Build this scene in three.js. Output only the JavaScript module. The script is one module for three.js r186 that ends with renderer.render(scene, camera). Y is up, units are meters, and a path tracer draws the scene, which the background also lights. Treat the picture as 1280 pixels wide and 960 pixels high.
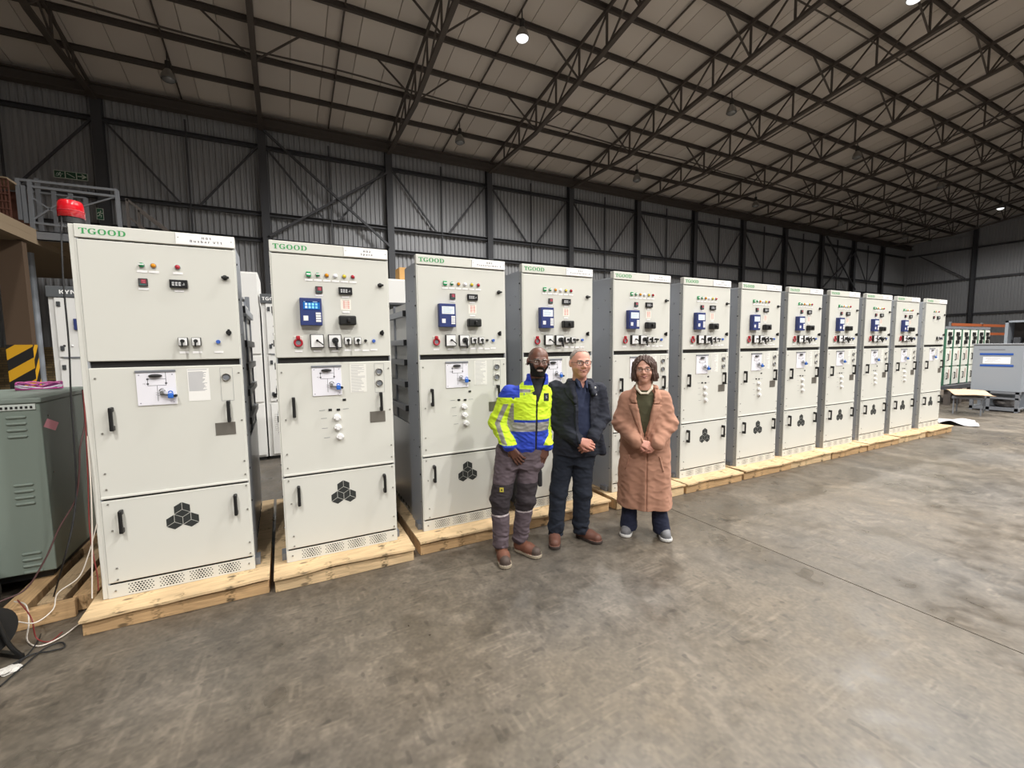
import * as THREE from 'three';
import { RoundedBoxGeometry } from 'three/addons/geometries/RoundedBoxGeometry.js';
import { mergeGeometries } from 'three/addons/utils/BufferGeometryUtils.js';
import { ImprovedNoise } from 'three/addons/math/ImprovedNoise.js';
import { FontLoader } from 'three/addons/loaders/FontLoader.js';
import { TextGeometry } from 'three/addons/geometries/TextGeometry.js';

// ---------------------------------------------------------------- camera, light, exposure
const scene = new THREE.Scene();
scene.background = new THREE.Color(0x000000);
const renderer = new THREE.WebGLRenderer({ antialias: true });
renderer.toneMapping = THREE.LinearToneMapping;
renderer.toneMappingExposure = 0.118;
renderer.shadowMap.enabled = true;
const CAM = { f: 549, pitch: 4.871, yaw: 27.468, roll: -0.7016, pos: new THREE.Vector3(1.469, 1.672, 3.537) };
const rad = THREE.MathUtils.degToRad;
const camera = new THREE.PerspectiveCamera(2 * Math.atan(480 / CAM.f) * 180 / Math.PI, 4 / 3, 0.05, 200);
{
  const p = rad(CAM.pitch), y = rad(CAM.yaw), r = rad(CAM.roll);
  const fw = new THREE.Vector3(Math.sin(y) * Math.cos(p), -Math.sin(p), -Math.cos(y) * Math.cos(p));
  const rt = new THREE.Vector3(Math.cos(y), 0, Math.sin(y)), up = new THREE.Vector3().crossVectors(rt, fw);
  CAM.fw = fw;
  CAM.rt = rt.clone().multiplyScalar(Math.cos(r)).addScaledVector(up, Math.sin(r));
  CAM.up = up.clone().multiplyScalar(Math.cos(r)).addScaledVector(rt, -Math.sin(r));
  camera.matrixAutoUpdate = true;
  camera.position.copy(CAM.pos);
  camera.quaternion.setFromRotationMatrix(new THREE.Matrix4().makeBasis(CAM.rt, CAM.up, fw.clone().negate()));
}
const LAMP_CD = 2600;                       // candela straight down from one lit high-bay lamp
const LAMP_COL = new THREE.Color(1.0, 0.985, 0.95);
// high-bay grid: x every 10 m, z every 5.7 m; lit ones marked
const LAMPS = [];
for (const [z, lit] of [[-15, []], [-9.4, [8.5, 49.5]], [-3.7, [8.5, 19.5]], [2, [8.5, 18.5, 28.5]], [7.7, [-1.5, 8.5, 18.5, 28.5]], [13.4, [-1.5, 8.5, 18.5, 28.5]]])
  for (const x0 of [-11.485, -1.385, 8.715, 18.815, 28.915, 39.015, 49.115]) {
    const x = lit.find(v => Math.abs(v - x0) < 1.6);
    if (z === -3.7 && x0 > 25 && x0 < 32) continue;              // no lamp hangs here
    if (z === -3.7 && x0 > 15 && x0 < 22) LAMPS.push([19.4, -3.57, true, -0.12]); else LAMPS.push([x0, z, x !== undefined, 0]);
  }

// ---------------------------------------------------------------- helpers
const dirOf = (u, v) => CAM.fw.clone().addScaledVector(CAM.rt, (u - 640) / CAM.f).addScaledVector(CAM.up, -(v - 480) / CAM.f);
const onZ = (u, v, z) => { const d = dirOf(u, v); return CAM.pos.clone().addScaledVector(d, (z - CAM.pos.z) / d.z); };
const onX = (u, v, x) => { const d = dirOf(u, v); return CAM.pos.clone().addScaledVector(d, (x - CAM.pos.x) / d.x); };
const onY = (u, v, y) => { const d = dirOf(u, v); return CAM.pos.clone().addScaledVector(d, (y - CAM.pos.y) / d.y); };
const V = (x, y, z) => new THREE.Vector3(x, y, z);
let seed = 12345;
const rnd = () => (seed = (seed * 1664525 + 1013904223) >>> 0) / 4294967296;
const noise3 = new ImprovedNoise();
const N = (x, y, z) => noise3.noise(x, y, z);
const clamp = (x, a, b) => Math.min(b, Math.max(a, x));
const sstep = (a, b, x) => { const t = clamp((x - a) / (b - a), 0, 1); return t * t * (3 - 2 * t); };
const ORD = ['first', 'second', 'third', 'fourth', 'fifth', 'sixth', 'seventh', 'eighth', 'ninth', 'tenth', 'eleventh', 'twelfth', 'thirteenth', 'fourteenth', 'fifteenth', 'sixteenth', 'seventeenth', 'eighteenth'];

const used = {};
function numbered(name) {
  const n = used[name] = (used[name] ?? -1) + 1;
  return n ? `${name}_${String(n).padStart(3, '0')}` : name;
}
function tag(o, label, category, group) {
  o.userData.label = label; o.userData.category = category; if (group) o.userData.group = group; return o;
}
function thing(name, label, category, pos = [0, 0, 0], turn = 0, group) {
  const o = new THREE.Group(); o.name = numbered(name); o.position.set(...pos); o.rotation.y = turn;
  tag(o, label, category, group); scene.add(o); return o;
}
function part(name, geo, mat, parent, pos) {
  const m = new THREE.Mesh(geo, mat); m.name = name; m.castShadow = m.receiveShadow = true;
  if (pos) m.position.set(...pos);
  parent.add(m); return m;
}
function solo(name, geo, mat, label, category, group) {
  const m = new THREE.Mesh(geo, mat); m.name = numbered(name); m.castShadow = m.receiveShadow = true;
  tag(m, label, category, group); scene.add(m); return m;
}
function struct(name, geo, mat) {
  const m = geo ? new THREE.Mesh(geo, mat) : new THREE.Group(); m.name = name; m.castShadow = m.receiveShadow = true;
  m.userData.kind = 'structure'; scene.add(m); return m;
}
const bx = (w, h, d, x = 0, y = 0, z = 0) => new THREE.BoxGeometry(w, h, d).translate(x, y, z);
const bb = (x0, x1, y0, y1, z0, z1) => bx(x1 - x0, y1 - y0, z1 - z0, (x0 + x1) / 2, (y0 + y1) / 2, (z0 + z1) / 2);
const rbx = (w, h, d, r = 0.004, x = 0, y = 0, z = 0, s = 2) => new RoundedBoxGeometry(w, h, d, s, Math.min(r, w / 2.01, h / 2.01, d / 2.01)).translate(x, y, z);
const rbb = (x0, x1, y0, y1, z0, z1, r = 0.004) => rbx(x1 - x0, y1 - y0, z1 - z0, r, (x0 + x1) / 2, (y0 + y1) / 2, (z0 + z1) / 2);
const cyl = (r, h, x = 0, y = 0, z = 0, seg = 16, r2 = r) => new THREE.CylinderGeometry(r2, r, h, seg).translate(x, y, z);
const cylZ = (r, h, x = 0, y = 0, z = 0, seg = 16, r2 = r) => new THREE.CylinderGeometry(r2, r, h, seg).rotateX(Math.PI / 2).translate(x, y, z);
const merge = gs => mergeGeometries(gs.map(g => g.index ? g.toNonIndexed() : g));
function bar(a, b, w, h = w) {                       // rectangular bar between two points
  const d = new THREE.Vector3().subVectors(b, a), L = d.length();
  const g = new THREE.BoxGeometry(w, h, L);
  const q = new THREE.Matrix4().lookAt(b, a, Math.abs(d.y) > 0.99 * L ? V(0, 0, 1) : V(0, 1, 0));
  g.applyMatrix4(q); g.translate((a.x + b.x) / 2, (a.y + b.y) / 2, (a.z + b.z) / 2); return g;
}
const tube = (pts, r, seg = 40, rs = 6) => new THREE.TubeGeometry(new THREE.CatmullRomCurve3(pts), seg, r, rs, false);
const extr = (shape, depth, o = {}) => new THREE.ExtrudeGeometry(shape, { depth, bevelEnabled: false, ...o });
function poly(pts) { const s = new THREE.Shape(); pts.forEach(([x, y], i) => i ? s.lineTo(x, y) : s.moveTo(x, y)); s.closePath(); return s; }
// uv in metres from position, by dominant normal axis (or forced plane)
function uvm(g, s = 1, swap = false) {
  g = g.index ? g.toNonIndexed() : g; g.computeVertexNormals();
  const p = g.attributes.position, n = g.attributes.normal, uv = new Float32Array(p.count * 2);
  for (let i = 0; i < p.count; i++) {
    const ax = Math.abs(n.getX(i)), ay = Math.abs(n.getY(i)), az = Math.abs(n.getZ(i));
    let u, v;
    if (ay >= ax && ay >= az) { u = p.getX(i); v = p.getZ(i); } else if (az >= ax) { u = p.getX(i); v = p.getY(i); } else { u = p.getZ(i); v = p.getY(i); }
    uv[2 * i] = (swap ? v : u) * s; uv[2 * i + 1] = (swap ? u : v) * s;
  }
  g.setAttribute('uv', new THREE.BufferAttribute(uv, 2)); return g;
}
function canvasTex(w, h, draw) {
  const c = document.createElement('canvas'); c.width = w; c.height = h; draw(c.getContext('2d'), w, h);
  const t = new THREE.CanvasTexture(c); t.colorSpace = THREE.SRGBColorSpace; t.anisotropy = 8; return t;
}
function dataTex(n, fn, srgb = true, m = n) {
  const a = new Uint8Array(n * m * 4);
  for (let j = 0; j < m; j++) for (let i = 0; i < n; i++) { const c = fn(i / n, j / m), k = (j * n + i) * 4; a[k] = clamp(c[0], 0, 255); a[k + 1] = clamp(c[1], 0, 255); a[k + 2] = clamp(c[2], 0, 255); a[k + 3] = 255; }
  const t = new THREE.DataTexture(a, n, m); t.wrapS = t.wrapT = THREE.RepeatWrapping; t.magFilter = THREE.LinearFilter; t.minFilter = THREE.LinearFilter;
  if (srgb) t.colorSpace = THREE.SRGBColorSpace; t.needsUpdate = true; return t;
}
// tileable value noise
function vnoise(per, sd) {
  const g = new Float32Array(per * per); let s = sd >>> 0;
  for (let i = 0; i < g.length; i++) { s = (s * 1664525 + 1013904223) >>> 0; g[i] = s / 4294967296; }
  return (u, v) => {
    const x = u * per, y = v * per, i = Math.floor(x), j = Math.floor(y), a = x - i, b = y - j;
    const A = a * a * (3 - 2 * a), B = b * b * (3 - 2 * b), w = (p, q) => g[((q % per) + per) % per * per + ((p % per) + per) % per];
    return (w(i, j) * (1 - A) + w(i + 1, j) * A) * (1 - B) + (w(i, j + 1) * (1 - A) + w(i + 1, j + 1) * A) * B;
  };
}
const std = (color, roughness = 0.6, metalness = 0, extra = {}) => new THREE.MeshStandardMaterial({ color, roughness, metalness, ...extra });

// ---------------------------------------------------------------- materials
const nA = vnoise(6, 3), nB = vnoise(17, 5), nC = vnoise(53, 7), nD = vnoise(160, 9), nE = vnoise(500, 11), nS = vnoise(40, 21);
const nScr = vnoise(900, 31), nScr2 = vnoise(700, 37);
const floorTex = dataTex(2048, (u, v) => {
  const a = nA(u, v), b = nB(u, v), c = nC(u, v), d = nD(u, v), e = nE(u, v);
  let t = 0.78 + 0.08 * (a - 0.5) + 0.08 * (b - 0.5) + 0.09 * (c - 0.5) + 0.12 * (d - 0.5) + 0.13 * (e - 0.5);
  const stain = sstep(0.62, 0.85, nB(u + 0.37, v + 0.61)) * sstep(0.35, 0.7, c);           // oil patches
  t *= 1 - 0.13 * stain;
  const spot = sstep(0.86, 0.95, nD(u + 0.11, v + 0.43)); t *= 1 - 0.17 * spot;               // small dark spots
  const scuff = sstep(0.6, 0.75, nC(u + 0.5, v + 0.2)) * sstep(0.55, 0.85, nScr(u * 0.06 + 0.3 * v, v * 0.5)) + sstep(0.62, 0.8, nC(u + 0.2, v + 0.7)) * sstep(0.6, 0.9, nScr2(u * 0.5, v * 0.05 + 0.2 * u));
  t += 0.09 * clamp(scuff, 0, 1);                                                              // dragged scuffs
  const pale = sstep(0.68, 0.82, nS(u, v)) * sstep(0.5, 0.75, d); t += 0.06 * pale;
  const warm = (nA(v + 0.2, u + 0.7) - 0.5) + 0.6 * (nB(v + 0.4, u + 0.1) - 0.5);
  return [121 * t + 5 * warm, 111 * t + 1 * warm, 98 * t - 5 * warm];
});
const floorRough = dataTex(512, (u, v) => { const r = 118 + 70 * (nB(u, v) - 0.5) + 60 * (nC(u, v) - 0.5) + 30 * (nD(u, v) - .5); return [r, r, r]; }, false);
const M = {};
M.floor = new THREE.MeshStandardMaterial({ map: floorTex, roughnessMap: floorRough, roughness: 1, metalness: 0 });
const woodTex = dataTex(1024, (u, v) => {
  const w = nA(u * 0.5, v) * 1.6 + nB(u * 0.5, v) * 0.3;
  const ring = 0.5 + 0.5 * Math.sin((v * 18 + w * 3) * 2 * Math.PI);
  const fib = nE(u * 0.06, v), f2 = nD(u * 0.06, v * 1.7);
  let t = 0.93 + 0.05 * (ring - 0.5) + 0.08 * (fib - 0.5) + 0.09 * (f2 - 0.5) + 0.1 * (nA(u, v) - 0.5);
  const k = Math.hypot((u % 0.5) - 0.23, ((v + 0.13) % 0.33) * 2.2 - 0.31); t *= 1 - 0.4 * (1 - sstep(0.012, 0.03, k));
  const dirt = sstep(0.6, 0.85, nB(u + 0.3, v)) * sstep(0.35, 0.75, nD(u * 0.5, v)) * 0.24;
  return [226 * (t - dirt), 203 * (t - dirt), 167 * (t - dirt * 1.1)];
});
M.wood = new THREE.MeshStandardMaterial({ map: woodTex, roughness: 0.85, color: new THREE.Color(0.92, 0.84, 0.74) });
M.woodOld = new THREE.MeshStandardMaterial({ map: woodTex, roughness: 0.9, color: new THREE.Color(0.62, 0.56, 0.5) });
M.woodDark = new THREE.MeshStandardMaterial({ map: woodTex, roughness: 0.85, color: new THREE.Color(0.74, 0.6, 0.46) });
M.cream = std(0xd4d3cb, 0.42);
M.cream2 = std(0xd7d6ce, 0.42);
M.gap = std(0x1b1918, 0.7);
M.galv = std(0xa0a3a8, 0.42, 0.15);
M.steelShiny = std(0x9b9d9f, 0.32, 0.7);
M.galvDark = std(0x7d8086, 0.5, 0.2);
M.liner = std(0xcdccc8, 0.5, 0.05);
M.white = std(0xf1f0ef, 0.5);
M.plate = std(0xf4f2f2, 0.4);
M.black = std(0x171717, 0.45);
M.rubber = std(0x1a1a1b, 0.75);
M.chrome = std(0xb9bbbd, 0.25, 0.9);
M.zinc = std(0x9c9a94, 0.4, 0.8);
M.tagSteel = std(0x8b8780, 0.35, 0.7);
M.blue = std(0x2a67c4, 0.35);
M.blueBtn = std(0x3d63b8, 0.35);
M.relay = std(0x2d3a72, 0.4);
M.greenPrint = std(0x3f9c5a, 0.6);
M.darkPrint = std(0x2c2f2e, 0.6);
M.red = std(0xb3202f, 0.35);
M.redLens = std(0xb02030, 0.25);
M.amberLens = std(0xd98f14, 0.25);
M.yellowLens = std(0xd9c23c, 0.25);
M.greenLens = std(0x1f9a5c, 0.25);
M.whiteLens = std(0xf5f7ff, 0.2, 0, { emissive: new THREE.Color(0xdfe6ff), emissiveIntensity: 0.6 });
M.steelDark = std(0x57504b, 0.6, 0.1);       // painted roof steel
M.steelWall = std(0x4a4b4f, 0.6, 0.1);
M.steelRail = std(0x84878c, 0.45, 0.4);
M.sheetWall = std(0xa0a1a4, 0.55, 0.1);
M.sheetEnd = M.sheetWall;
M.roofSheets = [0xdbd3cb, 0xd6cec6, 0xded7cf, 0xd3cbc3].map(c => std(c, 0.8));
M.kiosk = std(0x7b867d, 0.5);
M.kioskTop = std(0x7e8880, 0.5);
M.sheetGrey = std(0x9aa0a8, 0.45, 0.1);

// ---------------------------------------------------------------- building
const ZW = -17.7, X0 = -19, X1 = 56.4, ZF = 21.7, EAVE = 10.95, SL = 0.165, ZR = 2.0;
const roofY = z => 10.99 + SL * ((z <= ZR ? z : 2 * ZR - z) - ZW);      // underside of roof sheeting
const colX = []; for (let x = 1.14 - 5.05 * 4; x < X1 - 1; x += 5.05) colX.push(x);
{ // floor slabs with saw-cut joints
  const fl = struct('floor', null);
  const xs = [X0 - 0.3, 4.905, 17.6, 31, 45, X1 + 0.3];
  const zs = [ZW - 0.3, -6.4, ZF + 0.3];
  for (let i = 0; i < xs.length - 1; i++) for (let j = 0; j < zs.length - 1; j++)
    part('slab', uvm(bb(xs[i] + 0.004, xs[i + 1] - 0.004, -0.2, 0, zs[j] + 0.004, zs[j + 1] - 0.004), 1 / 7.3), M.floor, fl);
  part('subbase', bb(X0, X1, -0.26, -0.2, ZW, ZF), M.gap, fl);
}
function corrugated(x0, x1, y0, y1, pitch, depth, th = 0.004) {   // vertical ribs, facing +z, sheet at z = 0
  const s = new THREE.Shape(), pts = [];
  for (let x = x0; x < x1 - 1e-6; x += pitch) {
    const e = Math.min(pitch, x1 - x);
    pts.push([x, 0], [x + 0.45 * e, 0], [x + 0.58 * e, -depth], [x + 0.87 * e, -depth]);
  }
  pts.push([x1, 0], [x1, -depth - 0.02], [x0, -depth - 0.02]);
  return extr(poly(pts), y1 - y0).rotateX(-Math.PI / 2).translate(0, y0, 0);   // shape (x, y) -> (x, -z)
}
{ // corrugated() has shape y -> -z after the turn, so ribs point into the room
  const w = struct('wall_back', null);
  for (let i = 0; i < colX.length; i++) {
    const a = colX[i], b = i + 1 < colX.length ? colX[i + 1] : X1;
    const g1 = corrugated(a, b, 1.85, 9.86, 0.202, 0.06), g2 = corrugated(a, b, 9.86, 11.2, 0.202, 0.045);
    g1.scale(1, 1, -1); g2.scale(1, 1, -1);
    for (const g of [g1, g2]) { const ix = g.attributes.position; for (let k = 0; k < ix.count; k += 3) { const t = V().fromBufferAttribute(ix, k + 1), u = V().fromBufferAttribute(ix, k + 2); ix.setXYZ(k + 1, u.x, u.y, u.z); ix.setXYZ(k + 2, t.x, t.y, t.z); } g.computeVertexNormals(); }
    part('wall_sheet', g1.translate(0, 0, ZW - 0.1), M.sheetWall, w);
    part('upper_wall_sheet', g2.translate(0, 0, ZW - 0.02), M.sheetWall, w);
  }
  const brickTex = canvasTex(512, 512, (c, W, H) => {
    c.fillStyle = '#6e6352'; c.fillRect(0, 0, W, H); seed = 99;
    for (let r = 0; r < 16; r++) for (let k = -1; k < 6; k++) { const v = 0.85 + 0.3 * rnd(); c.fillStyle = `rgb(${150 * v | 0},${128 * v | 0},${92 * v | 0})`; c.fillRect(k * 96 + (r % 2) * 48 + 3, r * 32 + 3, 90, 26); }
  });
  brickTex.wrapS = brickTex.wrapT = THREE.RepeatWrapping;
  part('brick_dado', uvm(bb(X0, X1, 0, 1.85, ZW - 0.3, ZW - 0.06), 1 / 1.36), new THREE.MeshStandardMaterial({ map: brickTex, roughness: 0.9 }), w);
  part('outer_skin', bb(X0, X1, 1.85, 11.3, ZW - 0.3, ZW - 0.2), M.sheetEnd, w);
}
{ // gable ends and front wall
  const mk = (name, x, s) => {
    const shp = poly([[ZW - 0.3, 0], [ZF + 0.3, 0], [ZF + 0.3, roofY(ZF) + 0.1], [ZR, roofY(ZR) + 0.1], [ZW - 0.3, roofY(ZW) + 0.1]]);
    const g = extr(shp, 0.1).rotateY(-Math.PI / 2).translate(x + (s > 0 ? 0.3 : -0.2), 0, 0);
    const w = struct(name, null); part('outer_skin', g, M.sheetEnd, w); return w;
  };
  const we = mk('wall_right', X1, 1);
  for (let z = ZW - 0.2; z < ZF; z += 5) {                     // ribs of the gable sheeting, facing the hall
    const z1 = Math.min(z + 5, ZF), sh = [];
    for (let q = z; q < z1 - 1e-6; q += 0.202) sh.push([q, 0], [q + 0.1, 0], [q + 0.125, 0.045], [q + 0.18, 0.045]);
    sh.push([z1, 0], [z1, 0.07], [z, 0.07]);
    const yt = Math.min(roofY(z), roofY(z1)) + 0.05;
    part('wall_sheet', extr(poly(sh.map(([q, d]) => [X1 + d, -q])), yt).rotateX(-Math.PI / 2), M.sheetEnd, we);
  }
  mk('wall_left', X0 - 0.1, -1);
  struct('wall_front', bb(X0 - 0.3, X1 + 0.3, 0, 11.3, ZF, ZF + 0.3), M.sheetEnd);
}
{ // ceiling: long roof sheets laid up the slope, plus the far slope
  const c = struct('ceiling', null);
  const L = Math.hypot(ZR - ZW + 0.4, (ZR - ZW + 0.4) * SL), ang = Math.atan(SL);
  const g = new THREE.BoxGeometry(0.985, 0.05, L + 0.05).rotateX(-ang);
  const gr = new THREE.BoxGeometry(0.05, 0.03, L).rotateX(-ang);
  let k = 0;
  for (let x = X0 + 0.5; x < X1; x += 1.01, k++) part('roof_sheet', g, M.roofSheets[(k * 7 + (k >> 2)) % 4], c, [x, (roofY(ZW - 0.4) + roofY(ZR)) / 2 + 0.03, (ZW - 0.4 + ZR) / 2]);
  part('joint_backing', new THREE.BoxGeometry(X1 - X0 + 0.6, 0.04, L + 0.1).rotateX(-ang), M.roofSheets[3], c, [(X0 + X1) / 2, (roofY(ZW - 0.4) + roofY(ZR)) / 2 + 0.09, (ZW - 0.4 + ZR) / 2]);
  const L2 = Math.hypot(ZF - ZR + 0.4, (ZF - ZR + 0.4) * SL);
  part('far_slope', new THREE.BoxGeometry(X1 - X0 + 0.6, 0.08, L2 + 0.05).rotateX(ang), M.roofSheets[0], c, [(X0 + X1) / 2, (roofY(ZF + 0.4) + roofY(ZR)) / 2 + 0.05, (ZF + 0.4 + ZR) / 2]);
}
// steel columns on the back wall
colX.forEach((x, i) => {
  const g = merge([bb(-0.15, 0.15, 0, 10.85, -0.012, 0.012), bb(-0.15, 0.15, 0, 10.85, 0.24, 0.264), bb(-0.01, 0.01, 0, 10.85, 0.012, 0.24)]);
  if (x > -9) solo('steel_column', g.translate(x, 0, ZW), M.steelWall, `${ORD[i - 2] || 'far'} wall column from the left carrying the roof at the corrugated back wall`, 'column', 'columns along the back wall');
});
[[9.87, 'top wall girt at the edge of the darker upper sheeting'], [7.22, 'middle wall girt that the diagonal braces run down to'], [6.17, 'lower wall girt just above the cabinet tops']].forEach(([y, l]) =>
  solo('wall_girt', merge([bb(X0, X1, y - 0.07, y + 0.07, ZW + 0.0, ZW + 0.02), bb(X0, X1, y - 0.08, y - 0.06, ZW + 0.0, ZW + 0.14), bb(X0, X1, y + 0.06, y + 0.08, ZW, ZW + 0.14)]), M.steelWall, l, 'girt', 'girts of the back wall'));
solo('eave_girder', merge([bb(X0, X1, 10.5, 10.54, ZW + 0.27, ZW + 0.62), bb(X0, X1, 10.84, 10.88, ZW + 0.27, ZW + 0.62), bb(X0, X1, 10.54, 10.84, ZW + 0.43, ZW + 0.46)]), M.steelDark, 'long dark eave girder where roof meets back wall', 'girder');
for (let i = 2; i < colX.length - 1; i++) {             // V braces and mid-bay posts in each bay
  const a = colX[i], m = a + 2.525, z = ZW + 0.1;
  const b = thing('wall_bracing', `V-shaped wall bracing in the ${ORD[i - 2]} bay from the left`, 'bracing', [0, 0, 0], 0, 'wall bracing between columns');
  part('diagonal', bar(V(a + 0.2, 9.8, z), V(m - 0.3, 7.27, z), 0.06, 0.07), M.steelWall, b);
  part('diagonal', bar(V(a + 4.85, 9.8, z), V(m + 0.3, 7.27, z), 0.06, 0.07), M.steelWall, b);
  part('mid_post', bb(m - 0.03, m + 0.03, 1.9, 10.4, z - 0.06, z), M.steelWall, b);
}
for (const i of [4, 12]) {                               // long X bracing
  const a = colX[i], z = ZW + 0.42, b = thing('cross_bracing', i === 4 ? 'large X-shaped cross bracing on back wall above the first gap between cabinets' : 'large X-shaped cross bracing far down the back wall', 'bracing', [0, 0, 0], 0, 'X bracing of the back wall');
  part('diagonal', bar(V(a + 0.1, 10.4, z), V(a + 4.95, 6.3, z), 0.09, 0.09), M.steelWall, b);
  part('diagonal', bar(V(a + 4.95, 9.6, z - 0.1), V(a + 0.1, 6.3, z - 0.1), 0.09, 0.09), M.steelWall, b);
}
{ // gable wall steel
  const zz = [-12.7, -7.7, -2.7];
  zz.forEach((z, i) => solo('gable_column', merge([bb(X1 - 0.3, X1 - 0.05, 0, roofY(z) - 0.2, z - 0.15, z - 0.13), bb(X1 - 0.3, X1 - 0.05, 0, roofY(z) - 0.2, z + 0.13, z + 0.15), bb(X1 - 0.18, X1 - 0.16, 0, roofY(z) - 0.2, z - 0.13, z + 0.13)]), M.steelWall, `${ORD[i]} column of the far gable wall counted from its left corner`, 'column', 'columns of the gable wall'));
  [4.1, 7.2, 9.9].forEach((y, i) => solo('gable_girt', bb(X1 - 0.12, X1 - 0.02, y - 0.08, y + 0.08, ZW + 0.3, 8), M.steelWall, `${['lower', 'middle', 'upper'][i]} horizontal girt across the far gable wall`, 'girt', 'girts of the gable wall'));
  const b = thing('gable_bracing', 'diagonal bracing on the dark far gable wall', 'bracing');
  part('diagonal', bar(V(X1 - 0.2, 9.8, -16.5), V(X1 - 0.2, 7.3, -13.2), 0.07, 0.08), M.steelWall, b);
  part('diagonal', bar(V(X1 - 0.2, 9.8, -7.2), V(X1 - 0.2, 7.3, -3.4), 0.07, 0.08), M.steelWall, b);
}
// roof trusses
const topY = z => 10.67 + 0.12 + SL * (z - ZW);
const botY = z => z < -12.88 ? 10.49 : topY(z) - 1.1;
const PZ = []; for (let z = -15.77; z < ZR; z += 1.487) PZ.push(z);
{
  const mkTruss = () => {
    const t = new THREE.Group();
    part('top_chord', bar(V(-0.05, topY(ZW + 0.25), ZW + 0.25), V(-0.05, topY(ZR), ZR), 0.07, 0.11), M.steelDark, t);
    part('bottom_chord', bar(V(0, 10.49, ZW + 0.25), V(0, botY(-12.88), -12.88), 0.16, 0.1), M.steelDark, t);
    part('bottom_chord', bar(V(0, botY(-12.88), -12.88), V(0, botY(ZR), ZR), 0.16, 0.1), M.steelDark, t);
    PZ.forEach((z, i) => {
      part('vertical_web', bar(V(0, botY(z), z), V(0, topY(z), z), 0.06, 0.06), M.steelDark, t);
      const zn = PZ[i + 1]; if (zn !== undefined) part('diagonal_web', bar(V(0.02, botY(z), z), V(0.02, topY(zn), zn), 0.05, 0.05), M.steelDark, t);
      if (i % 2 === 0 && i > 0) for (const s of [-1, 1]) part('knee_brace', bar(V(0, botY(z) + 0.03, z), V(s * 1.35, topY(z) + 0.06, z), 0.05, 0.05), M.steelDark, t);
    });
    return t;
  };
  const proto = mkTruss();
  for (let i = 3; i < colX.length; i++) {
    const t = i === 3 ? proto : proto.clone(); t.name = numbered('roof_truss'); t.position.x = colX[i];
    tag(t, `${ORD[i - 3]} lattice roof truss counted from the left of the hall`, 'truss', 'roof trusses'); scene.add(t);
  }
  PZ.forEach((z, i) => {
    const y = topY(z) + 0.1;
    solo('roof_purlin', merge([bb(X0, X1, y - 0.07, y + 0.1, z - 0.04, z - 0.015), bb(X0, X1, y - 0.085, y - 0.06, z - 0.04, z + 0.05), bb(X0, X1, y + 0.08, y + 0.1, z - 0.04, z + 0.05)]), M.steelDark, `${ORD[i]} roof purlin up the slope from the back wall`, 'purlin', 'roof purlins');
  });
  for (let i = 3; i < colX.length; i++) {
    const x = colX[i] + 2.525;
    if (x < X1 - 1) solo('sag_bar', bar(V(x, topY(ZW + 0.2) + 0.13, ZW + 0.2), V(x, topY(ZR) + 0.13, ZR), 0.045, 0.045), M.steelDark, `thin sag bar under the roof in the ${ORD[i - 3]} bay from the left`, 'bar', 'sag bars under the roof');
  }
  solo('conduit_pipe', new THREE.TubeGeometry(new THREE.CatmullRomCurve3(Array.from({ length: 31 }, (_, k) => V(X0 + 0.5 + k * 2.48, topY(-13.6) - 0.15 - 0.05 * Math.sin(k * 1.9), -13.6))), 120, 0.03, 6), M.steelDark, 'thin conduit pipe running lengthwise under the roof near the back wall', 'pipe');
  solo('conduit_pipe', new THREE.TubeGeometry(new THREE.CatmullRomCurve3(Array.from({ length: 31 }, (_, k) => V(X0 + 0.5 + k * 2.48, topY(-5.4) - 0.3 - 0.05 * Math.sin(k * 1.9), -5.4))), 120, 0.03, 6), M.steelDark, 'thin conduit pipe running lengthwise under the higher part of the roof', 'pipe');
}
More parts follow.
